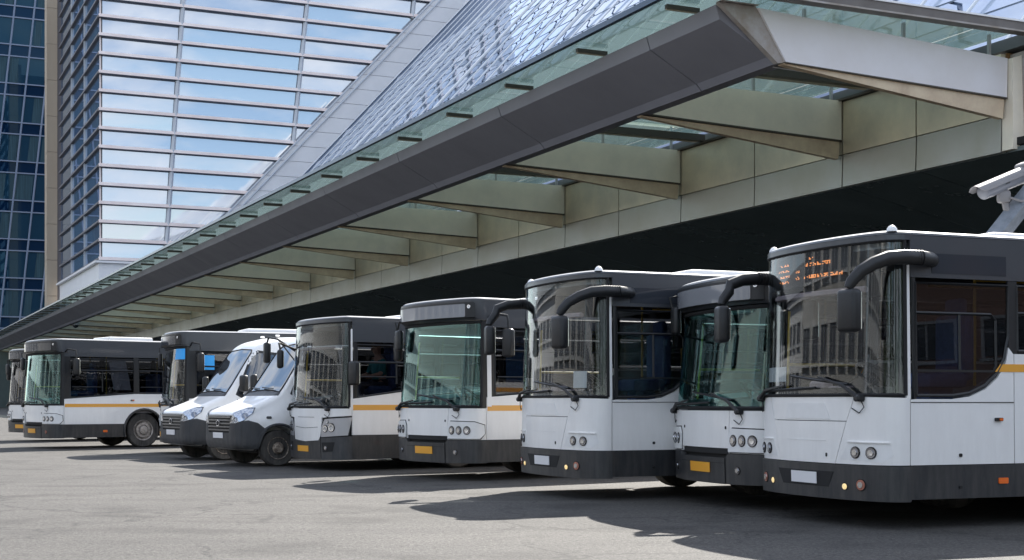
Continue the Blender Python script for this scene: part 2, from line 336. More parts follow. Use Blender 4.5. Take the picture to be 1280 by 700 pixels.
def build_canopy():
    root = empty('station_canopy', CP, CROT, 'long cantilevered glass and metal canopy running behind the row of buses', 'canopy')
    TEND = 292
    ts = [0.0]+[8.73+12.3*i for i in range(24)]
    ts = [t for t in ts if t < TEND-4]+[TEND]
    # fascia: slanted box beam made of panels between the ribs
    def sect(t, o=0):
        return [(-2.17-o, t, 13.60), (-2.02-o, t, 13.16), (-.20-o, t, 12.18), (0-o, t, 11.96), (.62, t, 12.02), (-.75, t, 13.60)]
    seams = [-.0]+[4.3+6.15*i*2 for i in range(24)]
    seams = [s for s in seams if s < TEND]+[TEND]
    for i in range(len(seams)-1):
        a, b = seams[i]+.03, seams[i+1]-.03
        p = sect(a)+sect(b); n = 6
        fs = [(k, (k+1) % n, (k+1) % n+n, k+n) for k in range(n)]+[tuple(range(n)), tuple(range(n, 2*n))]
        mk('fascia_panel', p, fs, 'fascia', root)
    core = MB(); p = [(-.75+(x+.75)*.93, y, 12.95+(z-12.95)*.90) for x, y, z in sect(.1)+sect(TEND)]
    n = 6; core.add(p, [(k, (k+1) % n, (k+1) % n+n, k+n) for k in range(n)]+[tuple(range(n)), tuple(range(n, 2*n))]); core.out('fascia_core', 'seam', root)
    # end trim of fascia
    et = MB()
    et.hexa([(-2.19, -.35, 13.64), (-.82, -.35, 13.64), (-.82, -.02, 13.64), (-2.19, -.02, 13.64), (-2.19, -.35, 13.66), (-.82, -.35, 13.66), (-.82, -.02, 13.66), (-2.19, -.02, 13.66)])
    et.out('end_cap', 'fascia_trim', root)
    e2 = MB()
    e2.hexa([(-.02, -.22, 11.94), (.24, -.22, 11.98), (.24, -.0, 11.98), (-.02, 0, 11.94), (-2.19, -.22, 13.62), (-.84, -.22, 13.62), (-.84, 0, 13.62), (-2.19, 0, 13.62)])
    e2.out('end_trim', 'fascia_trim', root)
    # ribs
    def rib(t, first=False):
        m = MB(); th = .45
        zt0, zt1 = (13.57, 13.02) if first else (13.45, 13.45)
        x0 = -.8
        if first:
            m.hexa([(.25, t-.3, 11.97), (9.35, t-.3, 11.66), (9.35, t+th, 11.66), (.25, t+th, 11.97), (x0, t-.3, zt0), (9.38, t-.3, zt1), (9.38, t+th, zt1), (x0, t+th, zt0)])
        else:
            m.hexa([(.2, t, 12.05), (9.36, t, 11.72), (9.36, t+th, 11.72), (.2, t+th, 12.05), (-.7, t, 13.35), (9.36, t, 13.3), (9.36, t+th, 13.3), (-.7, t+th, 13.35)])
        o = m.out('rib', 'end_panel' if first else 'rib_panel', root)
        f = MB(); q = t-.22 if first else t+.06
        zb = 10.98
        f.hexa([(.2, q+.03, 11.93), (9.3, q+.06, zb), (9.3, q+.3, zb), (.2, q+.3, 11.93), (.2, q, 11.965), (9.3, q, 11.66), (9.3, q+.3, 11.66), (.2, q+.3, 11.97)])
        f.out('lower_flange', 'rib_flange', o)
        s = MB(); s.hexa([(.2, t-.31, 11.96), (9.36, t-.31, 11.63), (9.36, t+.3, 11.63), (.2, t+.3, 11.96), (.2, t-.31, 11.99), (9.36, t-.31, 11.68), (9.36, t+.3, 11.68), (.2, t+.3, 11.99)] if first else [(.2, t-.01, 11.99), (9.36, t-.01, 11.66), (9.36, t+.3, 11.66), (.2, t+.3, 11.99), (.2, t-.01, 12.05), (9.36, t-.01, 11.73), (9.36, t+.3, 11.73), (.2, t+.3, 12.05)]); s.out('painted_shadow', 'bar_brown', o)  # dark strip paints the shade line between rib panel and flange
        return o
    for i, t in enumerate(ts[:-1]): rib(t, i == 0)
    # glazing bars and posts
    for i, t in enumerate(ts[1:-1]):
        if i > 9: break
        for dt, mt in ((-2.3, 'bar_brown'), (-1.75, 'bar_light')):
            m = MB(); m.box(-.9, 9.3, t+dt, t+dt+.3, 13.36 if mt == 'bar_brown' else 13.42, 13.66); m.out('glazing_bar', mt, root)
    for i, t in enumerate(ts[:-1]):
        for w_ in (1.2, 5.2, 8.9):
            if i > 7: continue
            m = MB(); m.box(w_-.05, w_+.05, t+.02, t+.12, 13.1 if w_ > 5 else 13.3, 13.86); m.out('glass_post', 'steel_post', root)
    # glass sheets
    gl = [-1.0]+[4.3+6.15*i for i in range(48)]; gl = [a for a in gl if a < TEND]+[TEND]
    for i in range(len(gl)-1):
        m = MB(); m.box(-3.55, 9.5, gl[i]+.03, gl[i+1]-.03, 13.86, 13.90); m.out('glass_panel', 'canopy_glass', root)
    m = MB(); m.box(-3.72, -3.55, -1.0, TEND, 13.80, 13.98); m.out('glass_edge', 'edge_blue', root)
    # outrigger brackets under the glass lip
    for i in range(45):
        t = 1.2+6.15*i
        m = MB(); m.box(-3.2, -2.0, t, t+.16, 13.66, 13.80); b = m.out('bracket', 'bar_brown', root)
        m = MB(); m.box(-3.2, -2.0, t+.05, t+.12, 13.63, 13.66); m.out('bracket_cap', 'bar_light', b)
    # end rail at the near edge
    m = MB(); m.box(-3.55, 13.5, -1.45, -1.0, 13.62, 13.97); m.out('end_rail', 'rail_brown', root)
    m = MB(); m.box(-3.55, 13.5, -1.49, -1.45, 13.93, 13.99); m.out('rail_edge', 'band_white', root)
    m = MB(); m.box(-3.55, 13.5, -1.49, -1.45, 13.60, 13.65); m.out('rail_edge', 'fascia_trim', root)
    # inner wall cladding: two panels per bay, upper and lower
    wl = []
    for a, b in zip(ts[:-1], ts[1:]): wl += [a, (a+b)/2]
    wl.append(ts[-1])
    for a, b in zip(wl[:-1], wl[1:]):
        m = MB(); m.box(9.4, 9.6, a+.035, b-.035, 11.16, 13.25); m.out('cladding_panel', 'wall_panel', root)
        m = MB(); m.hexa([(9.38, a+.035, 9.86), (9.62, a+.035, 9.86), (9.62, b-.035, 9.86), (9.38, b-.035, 9.86), (9.42, a+.035, 11.13), (9.6, a+.035, 11.13), (9.6, b-.035, 11.13), (9.42, b-.035, 11.13)])
        m.out('cladding_panel', 'wall_panel_shaded', root)
    m = MB(); m.box(9.65, 9.9, .02, TEND, 9.88, 13.3); m.out('wall_core', 'rust', root)
    m = MB(); m.box(9.2, 9.62, .6, TEND, 13.27, 13.36); m.out('wall_coping', 'bar_brown', root)
    # end pier on the right
    m = MB(); m.hexa([(9.42, -.5, 9.9), (10.3, -.5, 9.9), (10.3, .0, 9.9), (9.42, 0, 9.9), (9.42, -.5, 13.0), (10.3, -.5, 13.3), (10.3, 0, 13.3), (9.42, 0, 13.0)]); m.out('end_pier', 'rib_panel', root)
    m = MB(); m.hexa([(9.95, -1.3, 9.9), (13.0, -1.3, 9.9), (13.0, .5, 9.9), (9.95, .5, 9.9), (9.8, -1.3, 13.25), (13.0, -1.3, 14.3), (13.0, .5, 14.3), (9.8, .5, 13.25)]); m.out('pier_cladding', 'fascia_trim', root)
    return root
canopy = build_canopy()
for px_t, lab in ((168, 'white dome camera hanging under the canopy nearer the buses of the row'), (232, 'small white dome camera under the far left end of the canopy')):
    w0 = 1.0
    x, y = loc2w(w0, px_t)
    rt = empty('dome_camera', (x, y, 11.95), 0, lab, 'security camera', 'dome cameras under the canopy')
    m = MB(); m.lathe([(0, .45), (.35, .55), (.5, .5)], 16, Matrix.Rotation(R_(90), 4, 'X')); m.out('housing', 'band_white', rt, True)
    m = MB(); m.lathe([(-.42, .08), (-.3, .3), (-.12, .42), (0, .44)], 16, Matrix.Rotation(R_(90), 4, 'X')); m.out('dome', 'window_dark', rt, True)

def build_hall():
    root = empty('terminal_hall', CP, CROT, 'terminal hall with sloping shingled glass roof rising behind the canopy', 'building')
    # sloping roof: z = 1.084 w - 7.2
    SL = 1.084; C0 = -7.2
    ang = math.atan(SL); ux, uz = math.cos(ang), math.sin(ang); nx, nz = -uz, ux
    w0 = (13.0-C0)/SL
    def P(sv, t, d): return (w0+ux*sv+nx*d, t, 13.0+uz*sv+nz*d)
    # visible part of the slope up to the picture's top edge, computed per column
    def smax(t):
        s = 0
        while s < 90:
            x = w0+ux*s; z = 13.0+uz*s
            X, Y = loc2w(x, t)
            if 502-1778*(z-1.28)/Y < -16: break
            s += .5
        return s
    # backing deck
    T1 = 205.6
    vs = []; fs = []; tt = [0+4*i for i in range(52)]; tt = [t for t in tt if t < T1]+[T1]
    for t in tt: vs += [P(-.2, t, -.12), P(max(8, smax(t)+5), t, -.12), P(max(8, smax(t)+5), t, -.6), P(-.2, t, -.6)]
    for i in range(len(tt)-1):
        for k in range(4): fs.append((4*i+k, 4*i+(k+1) % 4, 4*i+4+(k+1) % 4, 4*i+4+k))
    fs += [(0, 1, 2, 3), tuple(4*(len(tt)-1)+k for k in range(4))]
    mk('roof_deck', vs, fs, 'hull_seam', root)
    row = 2.75; cw = 5.7; cnt = 0; rest = MB()
    rows = int(70/row)
    cand = []
    for j in range(rows):
        for i in range(-2, int(T1/cw)+1):
            off = (j*.37 % 1)*cw
            a = i*cw+off; b = min(a+cw, T1); 
            if a < 8: a = max(a, 8)
            if b-a < .8: continue
            s0 = j*row; s1 = s0+row
            if s0 > smax((a+b)/2)+1.5 or b > T1-4: continue
            # is it above the canopy edge as seen from the lot?
            X, Y = loc2w(w0+ux*(s1), (a+b)/2); z = 13+uz*s1
            px = 640+1778*X/Y; py = 502-1778*(z-1.28)/Y
            edge = 502-.5045*(px+175)
            vis = py < edge+6 if px < 930 else py < 12+(px-1000)*.157+8
            if px < -50 or px > 1420 or not vis: continue
            cand.append((Y, a, b, s0, s1))
    cand.sort()
    for idx, (Y, a, b, s0, s1) in enumerate(cand):
        lean = random.uniform(-.03, .03); bow = .35
        g_ = .05
        # glass shingle: lower edge proud, wavy side seams
        n = 4
        SK = 3.6
        ll = [(a+g_+SK*k/n+bow*math.sin(k/n*6.2), s0+.03+(s1-s0-.06)*k/n) for k in range(n+1)]
        rr = [(b-g_-.32+SK*k/n+bow*math.sin(k/n*6.2), s0+.03+(s1-s0-.06)*k/n) for k in range(n+1)]
        v = []; 
        for k in range(n+1):
            d = .09-.05*k/n
            v += [P(ll[k][1], ll[k][0], d+lean*.3), P(rr[k][1], rr[k][0], d-lean*.3), P(rr[k][1], rr[k][0], d-.12), P(ll[k][1], ll[k][0], d-.12)]
        f = []
        for k in range(n):
            q = 4*k
            for e in range(4): f.append((q+e, q+(e+1) % 4, q+4+(e+1) % 4, q+4+e))
        f += [(0, 1, 2, 3), (4*n, 4*n+1, 4*n+2, 4*n+3)]
        if idx < 298: mk('glass_shingle', v, f, 'hull_glass', root)
        else: rest.add(v, f)
        sv = []
        sm.add([P(rr[0][1], rr[0][0]+.02, .04), P(rr[0][1], rr[0][0]+.26, .04), P(rr[0][1], rr[0][0]+.26, -.1), P(rr[0][1], rr[0][0]+.02, -.1),
                P(rr[n][1], rr[n][0]+.02, .04), P(rr[n][1], rr[n][0]+.26, .04), P(rr[n][1], rr[n][0]+.26, -.1), P(rr[n][1], rr[n][0]+.02, -.1)], [(0, 1, 2, 3), (4, 7, 6, 5), (0, 4, 5, 1), (1, 5, 6, 2), (2, 6, 7, 3), (3, 7, 4, 0)]) if False else None
    if rest.v: tag(rest.out('far_shingles', 'hull_glass', root), kind='stuff')
    print('shingles', len(cand))
    # white glazing ribs going up the slope
    t = 14.0; k = 0
    while t < T1-2:
        m = MB(); r = .20 if k % 6 == 4 else .10
        m.tube([P(0, t, .42), P(max(6, smax(t)+4), t, .42)], r, 6); m.out('roof_rib', 'hull_bar', root); t += 5.7; k += 1
    # flat gutter roof between canopy and slope, dark inclined soffit below, back wall
    m = MB(); m.box(9.65, w0+.4, -1.0, 292, 13.4, 13.8); m.out('gutter_roof', 'roof_tin', root)
    # soffit panels
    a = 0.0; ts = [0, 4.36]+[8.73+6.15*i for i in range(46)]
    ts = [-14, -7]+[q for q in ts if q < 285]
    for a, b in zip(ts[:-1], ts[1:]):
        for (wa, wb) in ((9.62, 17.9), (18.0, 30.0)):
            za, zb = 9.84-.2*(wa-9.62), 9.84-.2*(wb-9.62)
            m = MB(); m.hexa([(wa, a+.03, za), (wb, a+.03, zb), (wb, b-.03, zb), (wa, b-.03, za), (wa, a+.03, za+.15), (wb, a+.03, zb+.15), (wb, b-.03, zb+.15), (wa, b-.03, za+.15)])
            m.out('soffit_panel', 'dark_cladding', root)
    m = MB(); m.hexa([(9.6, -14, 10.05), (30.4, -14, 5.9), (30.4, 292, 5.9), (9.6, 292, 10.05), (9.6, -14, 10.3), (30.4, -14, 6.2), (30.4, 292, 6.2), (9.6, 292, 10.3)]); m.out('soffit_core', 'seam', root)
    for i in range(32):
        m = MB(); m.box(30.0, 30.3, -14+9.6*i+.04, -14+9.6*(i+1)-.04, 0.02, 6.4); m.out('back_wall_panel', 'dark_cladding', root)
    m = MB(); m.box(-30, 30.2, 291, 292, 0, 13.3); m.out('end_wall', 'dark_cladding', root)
    # white band panels stepping up the gable edge next to the tower
    for i in range(30):
        za = 27.0+1.9*i*1.45; zb = za+1.9*1.45-.07
        if za > 90: break
        wa, wb = (za+.16)/SL, (zb+.16)/SL
        m = MB(); m.hexa([(wa, 205.7, za), (wa+6.3, 205.7, za), (wa+6.3, 206.6, za), (wa, 206.6, za), (wb, 205.7, zb), (wb+6.3, 205.7, zb), (wb+6.3, 206.6, zb), (wb, 206.6, zb)]); m.out('gable_panel', 'band_white', root)
    m = MB()
    for q in (0.0, 1.2, 6.4):
        wa, wb = (26+.16)/SL, (90+.16)/SL
        m.tube([(wa+q, 205.4, 26), (wb+q, 205.4, 90)], .16, 6)
    m.out('gable_rail', 'mullion', root)
    return root
sm = MB()
hall = build_hall()

def build_tower():
    T = 207.0
    root = empty('glass_tower', CP, CROT, 'tall office tower with sky-reflecting glass and horizontal louvre bands', 'building')
    W0 = 10.2; FH = 3.12; Z0 = 24.9; NF = 19
    hullw = lambda z: (z+.16)/1.084
    m = MB(); m.box(W0+.2, 78, T+.5, T+51, 0, Z0+FH*NF); m.out('tower_core', 'louvre_dark', root)
    def m1(z): return 20.9+(z-25)*(2.9/43)
    def m2(z): return 41.0+(z-25)*(4.4/43)
    def m3(z): return 61+(z-25)*.1
    for i in range(NF):
        za = Z0+FH*i; zb = za+FH
        end = hullw((za+zb)/2)+3
        edges = [W0+.25, m1((za+zb)/2), m2((za+zb)/2), m3((za+zb)/2)]
        edges = [e for e in edges if e < end-.5]+[end]
        for a, b in zip(edges[:-1], edges[1:]):
            o1, o2, o3 = (random.uniform(-.05, .05) for _ in range(3)); q = MB(); q.hexa([(a+.06, T+.2+o1, za+.56), (b-.06, T+.2+o2, za+.56), (b-.06, T+.4, za+.56), (a+.06, T+.4, za+.56), (a+.06, T+.2+o3, zb-.1), (b-.06, T+.2+o2+o3-o1, zb-.1), (b-.06, T+.4, zb-.1), (a+.06, T+.4, zb-.1)]); q.out('window_pane', 'tower_glass', root)
        q = MB(); q.hexa([(W0-.3, T-.55, za), (end, T-.55, za), (end, T+.4, za), (W0-.3, T+.4, za), (W0-.3, T-.3, za+.55), (end, T-.3, za+.55), (end, T+.4, za+.55), (W0-.3, T+.4, za+.55)])
        lv = q.out('louvre', 'louvre', root)
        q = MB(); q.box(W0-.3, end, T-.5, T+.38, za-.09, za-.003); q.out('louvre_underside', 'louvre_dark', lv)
        # return face
        yy = T+.5; 
        for k in range(3):
            q = MB(); q.box(W0-.02, W0+.1, yy+17*k+.1, yy+17*(k+1)-.1, za+.5, zb-.02); q.out('side_pane', 'tower_side_glass', root)
        q = MB(); q.box(W0-.45, W0+.1, yy-.4, yy+51, za+.05, za+.38); q.out('side_louvre', 'grey_strip', root)
        q = MB(); q.box(W0-.12, W0+.12, T+.15, T+.5, za+.5, zb-.02); q.out('corner_trim', 'louvre', root)
    for fn, e in ((m1, 90), (m2, 90), (m3, 90)):
        zt = Z0+FH*NF; zb0 = Z0
        zc = zb0
        while hullw(zc) < fn(zc) and zc < zt: zc += .5
        lo = zb0 if hullw(zb0) > fn(zb0) else zc
        q = MB(); q.tube([(fn(lo), T-.15, lo), (fn(zt), T-.15, zt)], .38, 4); q.out('mullion', 'mullion', root)
    for k in (1, 2):
        q = MB(); q.box(W0-.3, W0+.05, T+.5+17*k-.25, T+.5+17*k+.05, Z0, Z0+FH*NF); q.out('mullion', 'mullion', root)
    q = MB(); q.box(W0-.35, 34, T-.25, T+.6, 12, Z0-.5); q.out('base_panel', 'band_white', root)
    q = MB(); q.box(W0-.3, W0+.3, T+.6, T+51, 12, Z0-.5); q.out('base_panel', 'band_white', root)
    q = MB(); q.box(W0-1.0, 34, T-.8, T+51, Z0-.48, Z0-.14); q.out('base_ledge', 'band_white', root)
    # tan service shaft on the left
    for i in range(11):
        q = MB(); q.box(7.6, 9.62, 259.5, 263, 8+7.2*i+.03, 8+7.2*(i+1)-.03); 
        o = q.out('shaft_panel', 'tan_pillar', root)
    q = MB(); q.box(9.64, 10.6, 259.8, 261, 8, 86); q.out('shaft_reveal', 'grey_strip', root)
    return root
tower = build_tower()

def build_dark_tower():
    T = 300.0
    root = empty('dark_glass_tower', CP, CROT, 'dark teal office tower with pale window grid at the far left edge', 'building')
    def wp(px, t, z=0):
        k = (px-640)/1778.0; c, s = math.cos(CROT), math.sin(CROT)
        return (k*(CP[1]+t*c)-CP[0]+t*s)/(c-k*s)
    # leaning grid
    colw = 4.25; lean = .105; per = 8.75
    w_l, w_r = wp(-60, T), wp(78, T)
    zs = 9.0
    Wb = lambda i, z: w_r-6-colw*i+(z-10)*lean
    q = MB(); q.hexa([(w_l-8, T+.6, 0), (w_r+2, T+.6, 0), (w_r+2, T+30, 0), (w_l-8, T+30, 0), (w_l-2, T+.6, 105), (w_r+8, T+.6, 105), (w_r+8, T+30, 105), (w_l-2, T+30, 105)])
    q.out('tower_core', 'louvre_dark', root)
    for j in range(11):
        z0 = zs+per*j
        for i in range(-1, 7):
            za, zb = z0+.15, z0+2.5
            for (a, b, nm, mt) in ((z0+.15, z0+2.45, 'spandrel_panel', 'dark_spandrel'), (z0+2.75, z0+per-.15, 'window_pane', 'dark_tower_glass')):
                m = MB(); m.hexa([(Wb(i+1, a)+.12, T+.2, a), (Wb(i, a)-.12, T+.2, a), (Wb(i, a)-.12, T+.4, a), (Wb(i+1, a)+.12, T+.4, a),
                                  (Wb(i+1, b)+.12, T+.2, b), (Wb(i, b)-.12, T+.2, b), (Wb(i, b)-.12, T+.4, b), (Wb(i+1, b)+.12, T+.4, b)])
                pn = m.out(nm, mt, root)
                if nm == 'window_pane' and random.random() < .62:
                    c0 = random.choice((.15, .5)); c1 = random.choice((.5, .9)) if c0 < .3 else .95
                    x0 = lambda z, c: Wb(i+1, z)+colw*c
                    m = MB(); m.hexa([(x0(a, c0), T+.15, a+.1), (x0(a, c1), T+.15, a+.1), (x0(a, c1), T+.19, a+.1), (x0(a, c0), T+.19, a+.1), (x0(b, c0), T+.15, b-.1), (x0(b, c1), T+.15, b-.1), (x0(b, c1), T+.19, b-.1), (x0(b, c0), T+.19, b-.1)])
                    m.out('curtain', 'dark_curtain', pn)
        for zz in (z0, z0+2.6):
            m = MB(); m.box(Wb(7, zz), Wb(-1, zz), T-.1, T+.5, zz-.13, zz+.13); m.out('transom', 'dark_mullion', root)
    for i in range(-1, 8):
        m = MB(); m.tube([(Wb(i, zs), T, zs), (Wb(i, 105), T, 105)], .2, 4); m.out('mullion', 'dark_mullion', root)
build_dark_tower()

# street blocks across the lot, seen in the windscreens
def block(x0, y0, y1, h, m_, floors, bays, label, dep=12, facing=1):
    root = empty('street_building', (x0, (y0+y1)/2, 0), 0 if facing > 0 else math.pi, label, 'building', 'street blocks across the lot')
    L_ = (y1-y0)/2
    q = MB(); q.box(-dep, 0, -L_, L_, 0, h); q.out('wall', m_, root)
    q = MB(); q.hexa([(-dep-.4, -L_-.4, h), (.5, -L_-.4, h), (.5, L_+.4, h), (-dep-.4, L_+.4, h), (-dep+3, -L_+2, h+2.4), (-3, -L_+2, h+2.4), (-3, L_-2, h+2.4), (-dep+3, L_-2, h+2.4)]); q.out('roof', 'roof_tin', root)
    q = MB(); q.box(0, .3, -L_, L_, h-.6, h-.1); q.out('cornice', 'plaster_white', root)
    fh = (h-1)/floors; bw = 2*L_/bays
    proto = None
    for f in range(floors):
        for b in range(bays):
            yc = -L_+bw*(b+.5); zc = 1+fh*f
            if proto is None:
                me = bpy.data.meshes.new('window'); v, fa = boxdata(0, .06, -bw*.33, bw*.33, .0, fh*.42); me.from_pydata(v, [], fa); me.materials.append(M['block_window'])
                fr = MB()
                fr.box(0.001, .14, -bw*.33-.14, -bw*.33, -.1, fh*.42+.14); fr.box(.001, .14, bw*.33, bw*.33+.14, -.1, fh*.42+.14)
                fr.box(.001, .2, -bw*.33-.2, bw*.33+.2, -.24, -.1); fr.box(.001, .13, -bw*.33, bw*.33, fh*.42, fh*.42+.14); fr.box(.062, .1, -.05, .05, 0, fh*.42)
                fo = fr.out('frame', 'plaster_white', None); proto = (me, fo.data); bpy.data.objects.remove(fo)
            o = bpy.data.objects.new('window', proto[0]); COL.objects.link(o); o.parent = root; o.location = (.002, yc, zc)
            o2 = bpy.data.objects.new('frame', proto[1]); COL.objects.link(o2); o2.parent = o
block(-46, -60, -22, 15, 'plaster_cream', 3, 8, 'cream three-storey block beyond the left edge, nearest the viewer')
block(-48, -19, 14, 12, 'plaster_white', 3, 6, 'white block beyond the left edge between two cream blocks')
block(-47, 17, 52, 14, 'plaster_cream', 3, 7, 'pale three-storey block beyond the left edge, second farthest along the street')
block(-60, 58, 96, 11, 'plaster_white', 3, 8, 'low white block beyond the left edge, farthest along the street')

block(52, -45, -6, 17, 'plaster_rose', 4, 9, 'unseen brick-red block added beyond the right edge, farther back, for dark window reflections', facing=-1)  # unseen block added so the nearest bus's side window reflects dark
block(54, -2, 40, 15, 'plaster_cream', 4, 10, 'unseen pale block added beyond the right edge for dark reflections in the nearest bus', facing=-1)  # second unseen block, added to darken the same window reflection
# unseen trees added behind the viewer to darken the side-window reflections
mat('bark', (.09, .07, .05), .9, noise=.4, nscale=8); mat('leaf', (.05, .085, .025), .6, noise=.5, nscale=1.2)
def added_tree():
    rt = empty('added_tree', (0, 0, 0), 0)
    rn = random.Random(3); m = MB(); m.tube([(0, 0, 0), (.05, .05, 2.2), (0, .1, 4.5), (.1, 0, 7.5)], [.26, .2, .15, .06], 8)
    cl = []
    for k in range(9):
        a = k*2.4; z = 2.8+.45*k; e = (math.cos(a)*(2.6-.12*k), math.sin(a)*(2.6-.12*k), z+1.6); m.tube([(0, .05, z), (e[0]*.5, e[1]*.5, z+.7), e], [.08, .05, .025], 5); cl.append(e)
    m.out('trunk', 'bark', rt)
    v = []; f = []
    cl += [(rn.uniform(-2.2, 2.2), rn.uniform(-2.2, 2.2), rn.uniform(4.2, 9)) for _ in range(26)]
    for c in cl:
        rr = rn.uniform(.8, 1.4)
        for _ in range(75):
            d = Vector((rn.gauss(0, 1), rn.gauss(0, 1), rn.gauss(0, .8))).normalized()*rr*rn.uniform(.4, 1); p = Vector(c)+d
            u = Vector((rn.gauss(0, 1), rn.gauss(0, 1), rn.gauss(0, 1))).normalized()*.16; w_ = u.orthogonal().normalized()*.13; n = len(v)
            v += [tuple(p-u), tuple(p+w_), tuple(p+u), tuple(p-w_)]; f.append((n, n+1, n+2, n+3))
    me = bpy.data.meshes.new('crown'); me.from_pydata(v, [], f); link('crown', me, 'leaf', rt)
    return rt
tr0 = added_tree()
for k in range(11):
    t_ = tr0 if k == 0 else copy_tree(tr0)
    t_.location = (-34+8.2*k, -26+(k*37 % 5), 0); t_.rotation_euler = (0, 0, k*1.7); t_.scale = (1.1, 1.1, .9+.05*(k % 4))
    tag(t_, 'unseen leafy tree added across the lot to darken the side-window reflections', 'tree', 'unseen trees added for reflections')

# ------------------------------------------------------------------ buses
class Plan:
    def __init__(s, hw=1.25, bow=.33, cr=.42, pw=2.2):
        yc = hw-cr; pts = []
        n = 24
        for i in range(n+1):
            y = yc*i/n; pts.append((-bow*(y/hw)**pw, y))
        # corner as quadratic bezier
        x0, y0 = pts[-1]; sl = -bow*pw*(yc/hw)**(pw-1)/hw
        cx, cy = x0+sl*(hw-y0), hw; ex = cx-cr*.85
        for i in range(1, 17):
            t = i/16; pts.append(((1-t)**2*x0+2*t*(1-t)*cx+t*t*ex, (1-t)**2*y0+2*t*(1-t)*cy+t*t*hw))
        s.pts = pts; s.cum = [0]
        for a, b in zip(pts[:-1], pts[1:]): s.cum.append(s.cum[-1]+math.hypot(b[0]-a[0], b[1]-a[1]))
        s.sc = s.cum[-1]; s.ex = ex; s.hw = hw
    def at(s, u):
        a = abs(u); sg = 1 if u >= 0 else -1
        if a >= s.sc: return (s.ex-(a-s.sc), s.hw*sg), (0, sg)
        import bisect
        i = min(max(bisect.bisect_right(s.cum, a)-1, 0), len(s.pts)-2)
        f = (a-s.cum[i])/(s.cum[i+1]-s.cum[i])
        def nrm(j):
            A = s.pts[max(j-1, 0)]; B = s.pts[min(j+1, len(s.pts)-1)]
            if j == 0: return (1, 0)
            if j == len(s.pts)-1: return (0, 1)
            dx, dy = B[0]-A[0], B[1]-A[1]; l = math.hypot(dx, dy); return (dy/l, -dx/l)
        n0, n1 = nrm(i), nrm(i+1)
        nx, ny = n0[0]*(1-f)+n1[0]*f, n0[1]*(1-f)+n1[1]*f; l = math.hypot(nx, ny)
        p = (s.pts[i][0]*(1-f)+s.pts[i+1][0]*f, s.pts[i][1]*(1-f)+s.pts[i+1][1]*f)
        return (p[0], p[1]*sg), (nx/l, ny/l*sg)
    def s_of_y(s, y):
        a = abs(y); sg = 1 if y >= 0 else -1
        for i in range(len(s.pts)-1):
            if s.pts[i+1][1] >= a:
                f = (a-s.pts[i][1])/max(1e-6, s.pts[i+1][1]-s.pts[i][1]); return sg*(s.cum[i]+f*(s.cum[i+1]-s.cum[i]))
        return sg*s.sc

def led_dots(B, s0, s1, z0, z1, d, parent):
    m = MB()
    rnd = random.Random(5)
    def dots(a, b, z, rows, dens=.72):
        k = a
        while k < b:
            if rnd.random() < dens:
                for r in range(rows):
                    if rnd.random() < .62:
                        v = [B.P(k, z+r*.0125, d), B.P(k+.013, z+r*.0125, d), B.P(k+.013, z+r*.0125+.0095, d), B.P(k, z+r*.0125+.0095, d)]
                        v2 = [B.P(k, z+r*.0125, d-.004), B.P(k+.013, z+r*.0125, d-.004), B.P(k+.013, z+r*.0125+.0095, d-.004), B.P(k, z+r*.0125+.0095, d-.004)]
                        m.hexa(v+v2)
            k += .019
    for i in range(4): dots(-.72+(.03 if i % 2 else 0), -.46, z0+.015+i*.062, 2, .8)
    dots(-.32, .52, z0+.035, 3, .8); dots(-.1, .34, z0+.165, 3, .75); dots(-.3, -.24, z0+.11, 2, 1); dots(-.04, .02, z0+.235, 2, 1)
    m.out('display_text', 'led', parent)

